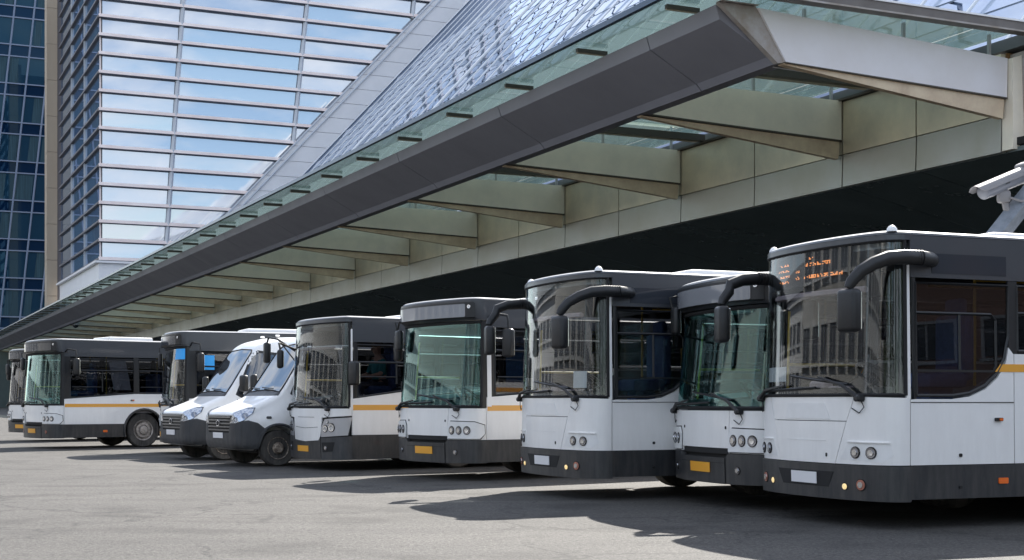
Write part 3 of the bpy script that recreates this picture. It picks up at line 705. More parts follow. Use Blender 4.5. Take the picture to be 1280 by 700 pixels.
class Bus:
    def __init__(B, typ, Rpx, Y, leftpx, zroof=2.98, zbot=.28, L=10.8, glassm='clear_glass', hw=1.2, label='', theta=None, bow=.19, detail=2, seed=0, blue=False, visible_l=11, nm='city_bus', rake=None, plate=None, pitchless=True):
        B.typ = typ; B.rnd = random.Random(seed)
        B.pl = Plan(hw, bow, .30 if typ == 1 else (.28 if typ == 2 else .26)); pl = B.pl
        B.hw = hw; B.L = L; B.zr = zroof; B.zb = zbot; B.gm = glassm; B.hz = zroof-.36; B.sc = pl.sc
        B.rakev = rake if rake is not None else {1: .05, 2: .12, 3: .12}[typ]
        B.belt = {1: 1.335, 2: 1.18, 3: 1.16}[typ]
        Rw = ((Rpx-640)/1778*Y, Y)
        if theta is None:
            best = None
            for k in range(380, 800, 2):
                th = R_(k/10); h = (-math.sin(th), -math.cos(th)); lf = (-h[1], h[0])
                # lf must point to the viewer: (cos, -sin)
                lf = (math.cos(th), -math.sin(th))
                mn = 1e9
                for yy in range(-50, 51):
                    u = pl.sc*yy/50
                    (x, y), _ = pl.at(u)
                    dx = x-pl.ex; dy = y-hw
                    X = Rw[0]+h[0]*dx+lf[0]*dy; Yy = Rw[1]+h[1]*dx+lf[1]*dy
                    mn = min(mn, 640+1778*X/Yy)
                e = abs(mn-leftpx)
                if best is None or e < best[0]: best = (e, k/10)
            theta = best[1]; print(nm, label[:30], 'theta', theta, 'err', round(best[0], 1))
        th = R_(theta); h = Vector((-math.sin(th), -math.cos(th))); lf = Vector((math.cos(th), -math.sin(th)))
        # local y (left) = rot90(forward)
        org = Vector(Rw)-h*pl.ex-lf*hw
        rz = math.atan2(h.y, h.x)
        B.root = empty(nm, (org.x, org.y, 0), rz, label, 'bus', 'buses parked in the row')
        B.detail = detail; B.blue = blue
        B.build()
    def P(B, s, z, d=0):
        (x, y), (nx, ny) = B.pl.at(s)
        wgt = max(0, nx)
        if B.typ == 1:
            rk = B.rakev*max(0, (z-B.belt))/(B.zr-B.belt)
        elif B.typ == 2:
            rk = B.rakev*min(1, max(0, (z-B.belt)/(B.hz-.04-B.belt)))
            if z > B.hz+.01: rk -= .07*min(1, (z-B.hz-.01)/.04)
        else: rk = B.rakev*max(0, (z-B.belt)/(B.zr-B.belt))
        rk += .04*max(0, (.55-z)) if nx > .3 else 0
        ty = .035*max(0, (z-1.3)/1.7)*abs(ny)   # slight tumblehome
        return Vector((x+nx*d-rk*wgt, y+ny*d-math.copysign(ty, y) if abs(ny) > .2 else y+ny*d, z))
    def panel(B, name, outline, d0, d1, m, parent=None, smooth=True):
        us = [p[0] for p in outline]; a, b = min(us), max(us)
        st = .07; cuts = [st*k for k in range(int(-B.sc/st)-1, int(B.sc/st)+2) if a < st*k < b]
        if a < B.sc < b: cuts.append(B.sc)
        if a < -B.sc < b: cuts.append(-B.sc)
        vs_ = [p[1] for p in outline]; cv = [z for z in (B.belt, B.hz-.04, B.hz+.01, B.hz+.05) if min(vs_)+.01 < z < max(vs_)-.01] if B.typ == 2 else []
        V, F, E = poly2d(outline, cuts, cv)
        v, f = solid(V, F, E, B.P, d0, d1)
        return mk(name, v, f, m, parent or B.root, smooth)
    def wheel(B, l, side, parent=None, rim='steel_rim'):
        x = B.pl.ex-l; r = .48; y = side*(B.hw-.04)
        T = Matrix.Translation((x, y, r)) @ (Matrix.Identity(4) if side > 0 else Matrix.Rotation(math.pi, 4, 'Z'))
        wr = bpy.data.objects.new('wheel', None)
        m = MB(); m.lathe([(-.27, .28), (-.27, .44), (-.24, .475), (-.03, .48), (0, .45), (-.005, .38), (-.02, .29)], 36, T); w_ = m.out('wheel', 'rubber', B.root, True)
        m = MB(); m.lathe([(-.02, .29), (0, .285), (-.015, .265), (-.045, .24), (-.03, .215), (.0, .205), (.005, .15), (-.02, .13), (.03, .11), (.045, .04)], 28, T); rm = m.out('rim', rim, w_, True)
        m = MB()
        for k in range(10):
            a = 2*math.pi*k/10
            m.lathe([(-.06, .014), (-.03, .012)], 6, T @ Matrix.Translation((.178*math.cos(a), .03, .178*math.sin(a))))
        m.out('wheel_nuts', 'chrome', w_)
        return w_
    def lamp(B, s, z, r, parent, ring='lamp_inner', lens='lamp_glass', d=.0, ry=None, nm='headlight'):
        def disc(rad, d0, d1, name, m, par):
            oc = [(s+rad*math.cos(t), z+(ry or 1)*rad*math.sin(t)) for t in [2*math.pi*k/16 for k in range(16)]]
            return B.panel(name, oc, d0, d1, m, par)
        a = disc(r, d-.02, d+.006, nm, 'seam' if ring != 'fog_red' else 'seam', parent)
        disc(r*.86, d+.006, d+.012, 'reflector', ring, a)
        disc(r*.5, d+.012, d+.02, 'bulb_lens', 'chrome' if ring == 'lamp_inner' else lens, a)
        return a
    def build(B):
        r = B.root; P = B.P; sc = B.sc; typ = B.typ; zb, zr, belt = B.zb, B.zr, B.belt; L = B.L; pl = B.pl
        SE = sc+L
        sk = {1: .64, 2: .66, 3: .66}[typ]           # top of dark skirt
        wl = 2.3                                      # front axle behind corner
        ax = [wl, wl+5.7]
        # ---- side sheets (both sides)
        bandz = 2.52 if typ == 1 else zr-.47
        wtop = bandz-.05
        if typ == 1: wins = [(.08, 1.24, 1.34, 1.34), (1.36, 2.55, 1.8, 1.8), (2.65, 4.1, 1.8, 1.8), (4.2, 5.65, 1.8, 1.8), (5.75, 7.2, 1.8, 1.8), (7.3, 8.7, 1.8, 1.8), (8.8, 10.3, 1.8, 1.8)]
        elif typ == 2: wins = [(.18, 2.0, 1.38, 1.52), (2.15, 3.6, 1.52, 1.52), (3.72, 5.2, 1.52, 1.52), (5.32, 6.8, 1.52, 1.52), (6.92, 8.4, 1.52, 1.52), (8.5, 10.2, 1.52, 1.52)]
        else: wins = [(.12, 1.75, 1.36, 1.58), (1.85, 3.2, 1.6, 1.62), (3.3, 4.8, 1.62, 1.62), (4.9, 6.4, 1.62, 1.62), (6.5, 8.0, 1.62, 1.62)]
        wins = [q for q in wins if q[1] < L-.1]
        axs = [a for a in ax if a < L-1.2]
        def arch(a, R0, flip=False):
            pts = [(sc+a+R0*math.cos(R_(t)), .48+R0*math.sin(R_(t))) for t in range(180, -1, -15)]
            return [p for p in pts if p[1] > .30]
        for side in (1, -1):
            S = lambda o: [(p[0]*side, p[1]) for p in o]
            g_ = .006
            # skirt with wheel arches
            lows = [sc+g_]; edges = []
            segs = [0]+[x for a in axs for x in (a,)]+[L]
            # skirt pieces between arches
            cur = sc+g_
            for a in axs+[None]:
                if a is None:
                    o = [(cur, zb+.02), (SE, zb+.02), (SE, sk-.004), (cur, sk-.004)]
                    B.panel('skirt_panel', S(o), -.03, .0, 'charcoal')
                else:
                    x1 = sc+a
                    xl = x1-math.sqrt(max(0, .56**2-(sk-.48)**2)); xb = x1-math.sqrt(.56**2-(.48-zb-.02)**2)
                    arcp = [(x1-.56*math.cos(R_(t)), .48+.56*math.sin(R_(t))) for t in (-15, -8, 0, 6, 12)]
                    o = [(cur, zb+.02), (xb, zb+.02)]+[p for p in arcp if zb+.03 < p[1] < sk-.02]+[(xl, sk-.004), (cur, sk-.004)]
                    B.panel('skirt_panel', S(o), -.03, .0, 'charcoal')
                    cur = x1+math.sqrt(max(0, .56**2-(sk-.48)**2))
                    # arch trim
                    m = MB(); pts = [P(side*(x1+.585*math.cos(R_(t))), max(zb+.02, .48+.585*math.sin(R_(t))), .008) for t in range(-18, 199, 12)]
                    m.tube(pts, .035, 6); m.out('wheel_arch_trim', 'charcoal', r, True)
                    # wheel well
                    m = MB(); m.add(*boxdata(pl.ex-a-.6, pl.ex-a+.6, side*(B.hw-.62) if side > 0 else -B.hw+.6, side*(B.hw-.6) if side > 0 else -B.hw+.62, .5, 1.05)); 
            # white belt sheet from skirt to window bottoms, arches cut into it
            bot = [(sc+g_, sk+.004)]
            for a in axs:
                x1 = sc+a
                hl = math.sqrt(.56**2-(sk+.004-.48)**2)
                bot += [(x1-hl, sk+.004)]+[(x1+.56*math.cos(R_(t)), .48+.56*math.sin(R_(t))) for t in (150, 135, 120, 105, 90, 75, 60, 45, 30) if .48+.56*math.sin(R_(t)) > sk+.02]+[(x1+hl, sk+.004)]
            top = []
            if typ == 1:
                top = [(sc+g_, 1.30), (sc+.08, 1.305), (sc+.52, 1.305)]+[(sc+.52+.72*math.sin(R_(t)), 1.305+.55-.55*math.cos(R_(t))) for t in (18, 36, 54, 72, 88)]+[(sc+1.30, 1.77), (SE, 1.77)]
            else:
                top = [(sc+g_, wins[0][2]-.03), (sc+wins[0][1], wins[0][3]-.03), (sc+wins[1][0]+.02, wins[1][2]-.03), (SE, wins[1][3]-.03)]
            # split into panels at 1.3 m
            cutx = sc+(1.31 if typ == 1 else 3.65)
            def clip(poly, x0, x1):
                def half(pp, x, keep):
                    o = []
                    for i in range(len(pp)):
                        A, C = pp[i], pp[(i+1) % len(pp)]
                        ia, ic = keep(A[0], x), keep(C[0], x)
                        if ia: o.append(A)
                        if ia != ic and abs(C[0]-A[0]) > 1e-9:
                            f = (x-A[0])/(C[0]-A[0]); o.append((x, A[1]+f*(C[1]-A[1])))
                    return o
                return half(half(poly, x0, lambda a, b: a >= b), x1, lambda a, b: a <= b)
            poly = bot+[(SE, sk+.004)]+top[::-1]
            for (a, b) in ((sc, cutx-g_), (cutx+g_, SE)):
                c = clip(poly, a, b); cc = []
                for p in c:
                    if not cc or abs(p[0]-cc[-1][0])+abs(p[1]-cc[-1][1]) > 1e-4: cc.append(p)
                B.panel('side_panel', S(cc), -.03, 0, 'white')
            if typ == 1:
                B.panel('belt_moulding', S([(sc+g_, 1.268), (sc+1.3, 1.268), (sc+1.3, 1.276), (sc+g_, 1.276)]), 0, .004, 'seam')
                B.panel('side_stripe', S([(sc+1.06, 1.585), (SE, 1.585), (SE, 1.665), (sc+1.13, 1.665)]), 0, .003, 'orange_stripe')
            elif typ == 2: B.panel('side_stripe', S([(sc+.02, 1.13), (SE, 1.13), (SE, 1.22), (sc+.02, 1.22)]), 0, .003, 'orange_stripe')
            else: B.panel('side_stripe', S([(sc+.02, 1.10), (SE, 1.28), (SE, 1.38), (sc+.02, 1.20)]) if False else S([(sc+.02, 1.12), (SE, 1.12), (SE, 1.22), (sc+.02, 1.22)]), 0, .003, 'orange_stripe')
            B.panel('inner_lining', S([(sc+.02, 1.0), (SE-.05, 1.0), (SE-.05, 1.74 if typ == 1 else wins[1][3]-.06), (sc+(1.36 if typ == 1 else wins[0][1]+.1), 1.74 if typ == 1 else wins[1][3]-.06), (sc+(.6 if typ == 1 else .1), 1.28), (sc+.02, 1.28)]), -.06, -.036, 'interior_dark')
            # dark pillars
            xs = [sc+.0]+[sc+q for wn_ in wins for q in (wn_[0], wn_[1])]+[SE]
            for k in range(0, len(xs), 2):
                a, b = xs[k]+(.004 if k else .05), xs[k+1]
                wi = min(k//2, len(wins)-1); zl = wins[wi][2]-.06 if k == 0 else min(wins[k//2-1][3], wins[min(k//2, len(wins)-1)][2])-.05
                zl = max(zl, 1.3)
                if typ == 1 and k: zl = 1.775
                if b-a > .01: B.panel('window_pillar', S([(a, zl), (b, zl), (b, bandz), (a, bandz)]), -.035, -.004, 'black_plastic')
            # windows
            for wi, (a, b, z0, z1) in enumerate(wins):
                if typ == 1 and wi == 0:
                    o = [(sc+a, z0), (sc+.52, z0)]+[(sc+.52+.70*math.sin(R_(t)), z0+.55-.55*math.cos(R_(t))) for t in (18, 36, 54, 72, 88)]+[(sc+b, 1.95), (sc+b, wtop), (sc+a, wtop)]
                else: o = [(sc+a, z0), (sc+b, z1), (sc+b, wtop), (sc+a, wtop)]
                win = B.panel('side_window', S(o), -.016, -.010, 'side_glass')
                fr = MB()
                # rim as tube
                ring = [P(side*q[0], q[1], -.006) for q in o]+[P(side*o[0][0], o[0][1], -.006)]
                fr.tube(ring, .017, 4); 
                if wi == 0 or (wi == 1 and typ != 1):
                    zz = wtop-.32 if typ != 1 else wtop-.3
                    zl = (z0+.25) if typ == 1 else max(z0, z1)+.12
                    if typ == 1:
                        fr.tube([P(side*(sc+a), zz, -.004), P(side*(sc+b-.22), zz, -.004), P(side*(sc+b-.16), zz-.06, -.004), P(side*(sc+b-.16), zl+.05, -.004), P(side*(sc+b-.2), zl, -.004), P(side*(sc+a), zl, -.004)], .016, 4)
                        fr.tube([P(side*(sc+.62), zl, -.004), P(side*(sc+.62), zz, -.004)], .016, 4)
                    else:
                        fr.tube([P(side*(sc+a+.02), zz, -.004), P(side*(sc+b-.02), zz, -.004)], .02, 4)
                        fr.tube([P(side*(sc+(a+b)/2), z1+.03, -.004), P(side*(sc+(a+b)/2), zz, -.004)], .018, 4)
                        fr.tube([P(side*(sc+a+.05), z1+.16, -.004), P(side*(sc+(a+b)/2), z1+.16, -.004)], .012, 4)
                else:
                    fr.tube([P(side*(sc+a), wtop-.28, -.004), P(side*(sc+b), wtop-.28, -.004)], .016, 4)
                fr.out('window_frame', 'black_plastic', win)
            # dark band above windows
            B.panel('roof_band', S([(sc+.02, bandz+.004), (SE, bandz+.004), (SE, zr-.035), (sc+.02, zr-.035)]), -.04, .0, 'roof_grey')
            if typ == 1:
                for k in range(6): B.panel('vent_window', S([(sc+.28+1.5*k, bandz+.05), (sc+1.22+1.5*k, bandz+.05), (sc+1.22+1.5*k, bandz+.25), (sc+.28+1.5*k, bandz+.25)]), .0, .005, 'window_dark')
            # markers
            B.panel('side_reflector', S(rrect(sc+1.1, sc+1.22, .44, .50, .01)), 0, .014, 'amber')
            mk_ = (1.05, 1.14, 1.08, 1.115) if typ == 1 else (1.9, 2.0, 1.30, 1.335)
            a0 = B.panel('side_indicator', S(rrect(sc+mk_[0], sc+mk_[1], mk_[2], mk_[3], .01)), 0, .03, 'black_plastic')
            B.panel('lens', S(rrect(sc+mk_[0]+.04, sc+mk_[1]-.005, mk_[2]+.006, mk_[3]-.006, .008)), .03, .036, 'amber', a0)
            if typ == 1:
                B.panel('door_lock', S(rrect(sc+.6, sc+.635, .72, .755, .012)), 0, .012, 'black_plastic'); B.panel('door_lock', S(rrect(sc+.6, sc+.635, .40, .43, .01)), 0, .012, 'black_plastic')
        # ---- front
        w_s = sc-.05
        if typ == 1:
            ws = [(-w_s, belt+.01), (w_s, belt+.01), (w_s, zr-.09), (-w_s, zr-.09)]
            B.panel('windscreen', ws, -.012, -.004, B.gm)
            m = MB(); m.tube([P(s_, z_, -.004) for s_, z_ in [(-w_s+2*w_s*k/40, belt+.01) for k in range(41)]+[(w_s, belt+.5), (w_s, zr-.09)]+[(w_s-2*w_s*k/40, zr-.09) for k in range(41)]+[(-w_s, belt+.5), (-w_s, belt+.01)]], .02, 5)
            m.out('windscreen_seal', 'seam', r)
            # black printed border near corner
            for sg in (1, -1):
                B.panel('windscreen_border', [(sg*(w_s-.12), belt+.02), (sg*(w_s-.005), belt+.02), (sg*(w_s-.005), zr-.1), (sg*(w_s-.12), zr-.1)], -.022, -.014, 'black_plastic')
                B.panel('corner_post', [(sg*(sc-.045), belt-.03), (sg*(sc+.004), belt-.03), (sg*(sc+.004), 2.68), (sg*(sc-.045), 2.68)], -.03, .004, 'white')
            B.panel('windscreen_border', [(-w_s, belt+.02), (w_s, belt+.02), (w_s, belt+.09), (-w_s, belt+.09)], -.024, -.014, 'black_plastic')
            B.panel('header_strip', [(-sc-.02, zr-.085), (sc+.02, zr-.085), (sc+.02, zr-.035), (-sc-.02, zr-.035)], -.04, .012, 'roof_grey')
            # front mask: hatch, corners, upper strip
            y1, y2, y3 = pl.s_of_y(.66), pl.s_of_y(.50), pl.s_of_y(.9)
            t1 = 1.08
            B.panel('front_cowl', [(-sc+.004, t1+.1), (-y1-.03, t1+.004), (y1+.03, t1+.004), (sc-.004, t1+.1), (sc-.004, belt-.006), (-sc+.004, belt-.006)] if False else
                    [(-y1-.004, t1+.004), (y1+.004, t1+.004), (y1+.11, belt-.006), (-y1-.11, belt-.006)], -.03, .002, 'white')
            B.panel('cowl_flap', [(-y2*.78, t1+.02), (y2*.86, t1+.02), (y2*.68, belt-.07), (-y2*.66, belt-.07)], .002, .007, 'white_dirty')
            h = B.panel('front_hatch', [(-y2, sk+.004), (y2, sk+.004), (y1, t1-.004), (-y1, t1-.004)], -.03, .004, 'white')
            B.panel('crease', [(-y2*.7, .873), (y2*.72, .873), (y2*.72, .881), (-y2*.7, .881)], .004, .007, 'white_dirty', h)
            B.panel('latch', rrect(.36, .385, .71, .75, .01), .004, .009, 'seam', h)
            for sg in (1, -1):
                o = [(sg*(y2+.008), sk+.004), (sg*(sc-.006), sk+.004), (sg*(sc-.006), belt-.02), (sg*(y1+.12), belt-.006), (sg*(y1+.01), t1+.004)]
                c = B.panel('headlight_corner', o, -.03, .003, 'white')
                # raised lamp pocket: dark step lines
                ya, yb = pl.s_of_y(.64), pl.s_of_y(1.10)
                B.panel('lamp_pocket', [(sg*(ya-.06), .69), (sg*(yb-.02), .67), (sg*(yb+.09), .74), (sg*(yb+.05), .86), (sg*(ya+.05), .865)], .003, .006, 'white_dirty', c)
                B.panel('lamp_pocket_rim', [(sg*(ya+.05), .866), (sg*(yb+.05), .861), (sg*(yb+.05), .872), (sg*(ya+.05), .877)], .003, .02, 'white', c)
                for yy in (.79, .98):
                    s0 = pl.s_of_y(yy); B.lamp(sg*s0, .765, .062, c, d=.01)
            # bumper
            bm = B.panel('bumper', [(-sc+.002, zb), (-pl.s_of_y(.5), zb-.0), (pl.s_of_y(.5), zb), (sc-.002, zb), (sc-.002, sk-.004), (-sc+.002, sk-.004)], -.04, .022, 'charcoal')
            B.panel('plate_recess', [(-.42, .40), (.42, .40), (.50, .56), (-.52, .56)], .010, .024, 'seam', bm)
            B.panel('number_plate', [(-.22, .425), (.24, .425), (.24, .545), (-.22, .545)], .028, .036, 'white_plate', bm)
            for sg in (1, -1):
                B.lamp(sg*pl.s_of_y(.66), .415, .036, bm, ring='lamp_warm', lens='lamp_warm', d=.022, nm='fog_light')
                B.lamp(sg*pl.s_of_y(.87), .44, .062, bm, ring='fog_red', lens='chrome', d=.022, nm='fog_light')
        elif typ == 2:
            hz = B.hz; w_s = sc-.09
            B.panel('windscreen', [(-w_s, belt+.02), (w_s, belt+.02), (w_s, hz-.03), (-w_s, hz-.03)], -.012, -.004, B.gm)
            m = MB(); m.tube([P(s_, z_, -.004) for s_, z_ in [(-w_s+2*w_s*k/30, belt+.02) for k in range(31)]+[(w_s, 1.9), (w_s, hz-.03)]+[(w_s-2*w_s*k/30, hz-.03) for k in range(31)]+[(-w_s, 1.9), (-w_s, belt+.02)]], .024, 5)
            m.out('windscreen_seal', 'seam', r)
            B.panel('windscreen_border', [(-w_s, belt+.03), (w_s, belt+.03), (w_s, belt+.13), (-w_s, belt+.13)], -.024, -.014, 'black_plastic')
            for sg in (1, -1):
                B.panel('corner_post', [(sg*(sc-.085), belt), (sg*(sc+.05), belt), (sg*(sc+.05), hz), (sg*(sc-.085), hz)], -.03, .0, 'black_plastic')
                if sg > 0 and B.detail > 1: B.panel('pillar_strip', [(sg*(sc+.02), belt+.02), (sg*(sc+.10), belt+.02), (sg*(sc+.10), 2.36), (sg*(sc+.02), 2.36)], .0, .008, 'white')
            hd = B.panel('sign_header', [(-sc-.02, hz+.005), (sc+.02, hz+.005), (sc+.02, zr-.035), (-sc-.02, zr-.035)], -.04, .03, 'roof_grey')
            B.panel('sign_surround', rrect(-sc+.10, sc-.20, hz+.03, zr-.065, .04), .03, .038, 'black_plastic', hd)
            B.panel('sign_glass', rrect(-sc+.26, sc-.38, hz+.055, zr-.095, .02), .038, .043, 'sign_glass' if B.detail > 1 else 'window_dark', hd)
            for sg in (-sc+.2, sc-.31): B.lamp(sg, zr-.14, .035, hd, ring='chrome', d=.036, nm='marker_lamp')
            y1 = pl.s_of_y(.62)
            fp = B.panel('front_panel', [(-y1, sk+.06), (y1, sk+.06), (y1+.02, belt-.01), (-y1-.02, belt-.01)], -.03, .003, 'white')
            B.panel('grille_slot', [(-y1+.02, sk-.01), (y1-.02, sk-.01), (y1-.02, sk+.05), (-y1+.02, sk+.05)], -.03, -.005, 'seam')
            for sg in (1, -1):
                o = [(sg*(y1+.008), sk+.004), (sg*(sc-.005), sk+.004), (sg*(sc-.005), belt-.01), (sg*(y1+.03), belt-.01)]
                c = B.panel('headlight_corner', o, -.03, .003, 'white')
                ya = y1+.03
                B.panel('lamp_cluster', [(sg*ya, sk+.02), (sg*(sc-.12), sk+.02), (sg*(sc-.04), sk+.10), (sg*(sc-.05), sk+.24), (sg*(sc-.2), sk+.29), (sg*(ya+.06), sk+.30), (sg*ya, sk+.22)], .003, .03, 'white_dirty', c)
                B.panel('lamp_cluster_edge', [(sg*(ya-.01), sk+.01), (sg*(sc-.1), sk+.01), (sg*(sc-.02), sk+.10), (sg*(sc-.03), sk+.25), (sg*(sc-.2), sk+.303), (sg*(ya+.05), sk+.313), (sg*(ya-.01), sk+.23)], .002, .008, 'seam', c)
                for k in range(3):
                    s0 = ya+.10+.155*k
                    B.lamp(sg*s0, sk+.155, .062, c, d=.03, ry=1.15)
                B.panel('panel_clip', rrect(sg*(y1-.06), sg*(y1-.06)+.02, .95, .985, .008), .003, .012, 'seam', fp)
            yb = pl.s_of_y(.58)
            bm = B.panel('bumper', [(-yb, zb), (yb, zb), (yb, sk-.055), (-yb, sk-.055)], -.04, .035, 'charcoal')
            B.panel('number_plate', [(-.25, .42), (.27, .42), (.27, .54), (-.25, .54)], .037, .045, 'orange_plate', bm)
            for sg in (1, -1):
                bc = B.panel('bumper_corner', [(sg*(yb+.008), zb), (sg*(sc-.002), zb+.01), (sg*(sc-.002), sk-.004), (sg*(yb+.06), sk-.004), (sg*(yb+.008), sk-.05)], -.04, .022, 'charcoal')
                B.lamp(sg*(yb+.24), .46, .05, bc, ring='lamp_inner' if B.rnd.random() < .6 else 'fog_red', d=.022, nm='fog_light')
            B.panel('bumper_groove', [(-yb, .60-.06), (yb, .60-.06), (yb, .605-.06), (-yb, .605-.06)], .035, .038, 'seam', bm)
        else:
            w_s = sc-.05
            B.panel('windscreen', [(-w_s, belt+.02), (w_s, belt+.02), (w_s, zr-.10), (-w_s, zr-.10)], -.012, -.004, B.gm)
            m = MB(); m.tube([P(s_, z_, -.004) for s_, z_ in [(-w_s+2*w_s*k/30, belt+.02) for k in range(31)]+[(w_s, 1.9), (w_s, zr-.1)]+[(w_s-2*w_s*k/30, zr-.1) for k in range(31)]+[(-w_s, 1.9), (-w_s, belt+.02)]], .022, 5)
            m.out('windscreen_seal', 'seam', r)
            B.panel('windscreen_border', [(-w_s, belt+.03), (w_s, belt+.03), (w_s, belt+.15), (-w_s, belt+.15)], -.024, -.014, 'black_plastic')
            B.panel('windscreen_border', [(-w_s, 2.3), (w_s, 2.3), (w_s, 2.32), (-w_s, 2.32)], -.024, -.014, 'ceiling_grey')
            for sg in (1, -1):
                B.panel('corner_post', [(sg*(sc-.045), belt-.03), (sg*(sc+.02), belt-.03), (sg*(sc+.02), 2.62), (sg*(sc-.045), 2.62)], -.03, .004, 'white')
                B.panel('windscreen_border', [(sg*(w_s-.15), belt+.03), (sg*(w_s-.01), belt+.03), (sg*(w_s-.01), zr-.1), (sg*(w_s-.22), zr-.1)], -.024, -.014, 'black_plastic')
            B.panel('header_strip', [(-sc-.02, zr-.095), (sc+.02, zr-.095), (sc+.02, zr-.035), (-sc-.02, zr-.035)], -.04, .012, 'roof_grey')
            y1 = pl.s_of_y(.60)
            fp = B.panel('front_panel', [(-y1*.9, .56), (0, .53), (y1*.9, .56), (y1, sk+.1), (y1+.02, belt-.01), (-y1-.02, belt-.01), (-y1, sk+.1)], -.03, .003, 'white')
            B.panel('hatch_groove', [(-y1*.8, .80), (0, .78), (y1*.8, .80), (y1*.8, .807), (0, .787), (-y1*.8, .807)], .003, .006, 'seam', fp)
            B.panel('hatch_groove', [(-y1*.6, .985), (y1*.6, .985), (y1*.6, .992), (-y1*.6, .992)], .003, .006, 'seam', fp)
            for sg in (1, -1):
                B.panel('front_corner', [(sg*(y1+.008), .98), (sg*(sc-.005), 1.02), (sg*(sc-.005), belt-.01), (sg*(y1+.03), belt-.01)], -.03, .003, 'white')
                c = B.panel('headlight', [(sg*(y1+.01), .62), (sg*(sc-.08), .66), (sg*(sc-.0), .99), (sg*(y1+.12), .955), (sg*(y1+.02), .82)], -.03, .012, 'lamp_grey')
                B.panel('headlight_frame', [(sg*(y1-.0), .60), (sg*(sc-.06), .64), (sg*(sc+.0), 1.01), (sg*(y1+.1), .975), (sg*(y1+.0), .83)], -.035, .005, 'seam', c)
                for s0, z0, rr in ((y1+.14, .78, .07), (y1+.31, .80, .085), (y1+.20, .90, .03)): B.lamp(sg*s0, z0, rr, c, ring='chrome', d=.014, nm='lamp')
                if False: B.panel('lens_cover', [(sg*(y1+.02), .63), (sg*(sc-.085), .67), (sg*(sc-.01), .98), (sg*(y1+.125), .945), (sg*(y1+.03), .82)], .036, .042, 'lamp_glass', c)
            bm = B.panel('bumper', [(-y1, zb), (y1, zb), (y1, .63), (y1*.9, .55), (0, .52), (-y1*.9, .55), (-y1, .63)], -.04, .03, 'charcoal')
            B.panel('number_plate', [(-.30, .34), (.18, .34), (.18, .45), (-.30, .45)], .032, .04, 'orange_plate', bm)
            for sg in (1, -1):
                bc = B.panel('bumper_corner', [(sg*(y1+.008), zb), (sg*(sc-.002), zb+.02), (sg*(sc-.002), .64), (sg*(y1+.008), .60)], -.04, .022, 'bumper_grey')
                B.panel('fog_recess', [(sg*(y1+.06), .34), (sg*(y1+.34), .36), (sg*(y1+.40), .53), (sg*(y1+.04), .52)], .022, .026, 'seam', bc)
                B.lamp(sg*(y1+.16), .42, .05, bc, d=.026, nm='fog_light')
        # ---- chassis + floor + wall inner + rear
        def ring(z, d, back=0): 
            pts = [B.P(-SE+(2*SE)*k/2, z, d) for k in ()]
            us = [-SE+back]+[-sc+(2*sc)*k/40 for k in range(41)]+[SE-back]
            return [B.P(u, z, d) for u in us]
        def prism(name, levels, m, par=None, smooth=False):
            v = []; 
            for z, d in levels: v += ring(z, d)
            n = len(ring(1, 0)); f = []
            for i in range(len(levels)-1):
                for k in range(n): f.append((i*n+k, i*n+(k+1) % n, (i+1)*n+(k+1) % n, (i+1)*n+k))
            f += [tuple(range(n)), tuple((len(levels)-1)*n+k for k in range(n))]
            return mk(name, v, f, m, par or r, smooth)
        prism('chassis', [(zb+.06, -.66), (1.0, -.66)], 'seam') if False else None
        ch = MB(); ch.box(pl.ex-L+.05, pl.ex-.0, -.6, .6, .30, .95); ch.box(pl.ex-1.5, pl.ex-.02, -B.hw+.06, B.hw-.06, zb+.05, .95)
        prev = axs[0]+.62
        for a in axs[1:]: ch.box(pl.ex-a+.62, pl.ex-prev, -B.hw+.06, B.hw-.06, zb+.05, .95); prev = a+.62
        ch.box(pl.ex-L+.05, pl.ex-prev, -B.hw+.06, B.hw-.06, zb+.05, .95)
        for a in axs: ch.box(pl.ex-a-.64, pl.ex-a+.81, -B.hw+.06, B.hw-.06, 1.03, 1.12)
        ch.out('chassis', 'seam', r)
        fo = []
        us = [-sc+(2*sc)*k/24 for k in range(25)]
        v = [B.P(u, zb+.05, -.05) for u in us]+[B.P(u, .95, -.05) for u in us]; n = len(us)
        f = [(k, k+1, n+k+1, n+k) for k in range(n-1)]+[tuple(range(n)), tuple(range(n, 2*n)), (0, n, 2*n-1, n-1)]
        mk('front_structure', v, f, 'seam', r)
        prism('floor', [(.96, -.045), (1.02, -.045)], 'interior_dark')
        rf = prism('roof', [(zr-.06, -.05), (zr-.03, .004), (zr-.008, -.010)], 'roof_grey', None, True)
        prism('roof_skin', [(zr-.007, -.012), (zr+.012, -.05), (zr+.03, -.3), (zr+.035, -.6)], 'roof_pale', None, True)
        prism('ceiling', [(zr-.16, -.10), (zr-.10, -.10)], 'ceiling_grey')
        rb = MB(); rb.box(pl.ex-L-.03, pl.ex-L, -B.hw+.02, B.hw-.02, zb+.05, 1.75); rb.out('rear_panel', 'white', r)
        rb = MB(); rb.box(pl.ex-L-.03, pl.ex-L, -B.hw+.02, B.hw-.02, 1.76, zr-.06); rb.out('rear_window', 'window_dark', r)
        for a in axs:
            for sd_ in (1, -1): B.wheel(a, sd_)
        # roof gear
        if typ == 1:
            for sg in (-sc+.16, sc-.20):
                p = P(sg, zr, -.04); m = MB(); m.lathe([(0, .055), (.03, .05), (.055, .03), (.065, .008)], 12, Matrix.Translation(p) @ Matrix.Rotation(R_(90), 4, 'X')); m.out('marker_lamp', 'white', r, True)
        for k, xx in enumerate((2.2, 5.2)):
            m = MB(); m.rbox((pl.ex-xx, 0, zr+.07), (1.3, 1.2, .12), .04); m.out('roof_hatch', 'paper', r, True)
        # ---- interior
        dz = belt+.02
        us = [-sc+.2+(2*sc-.4)*k/16 for k in range(17)]
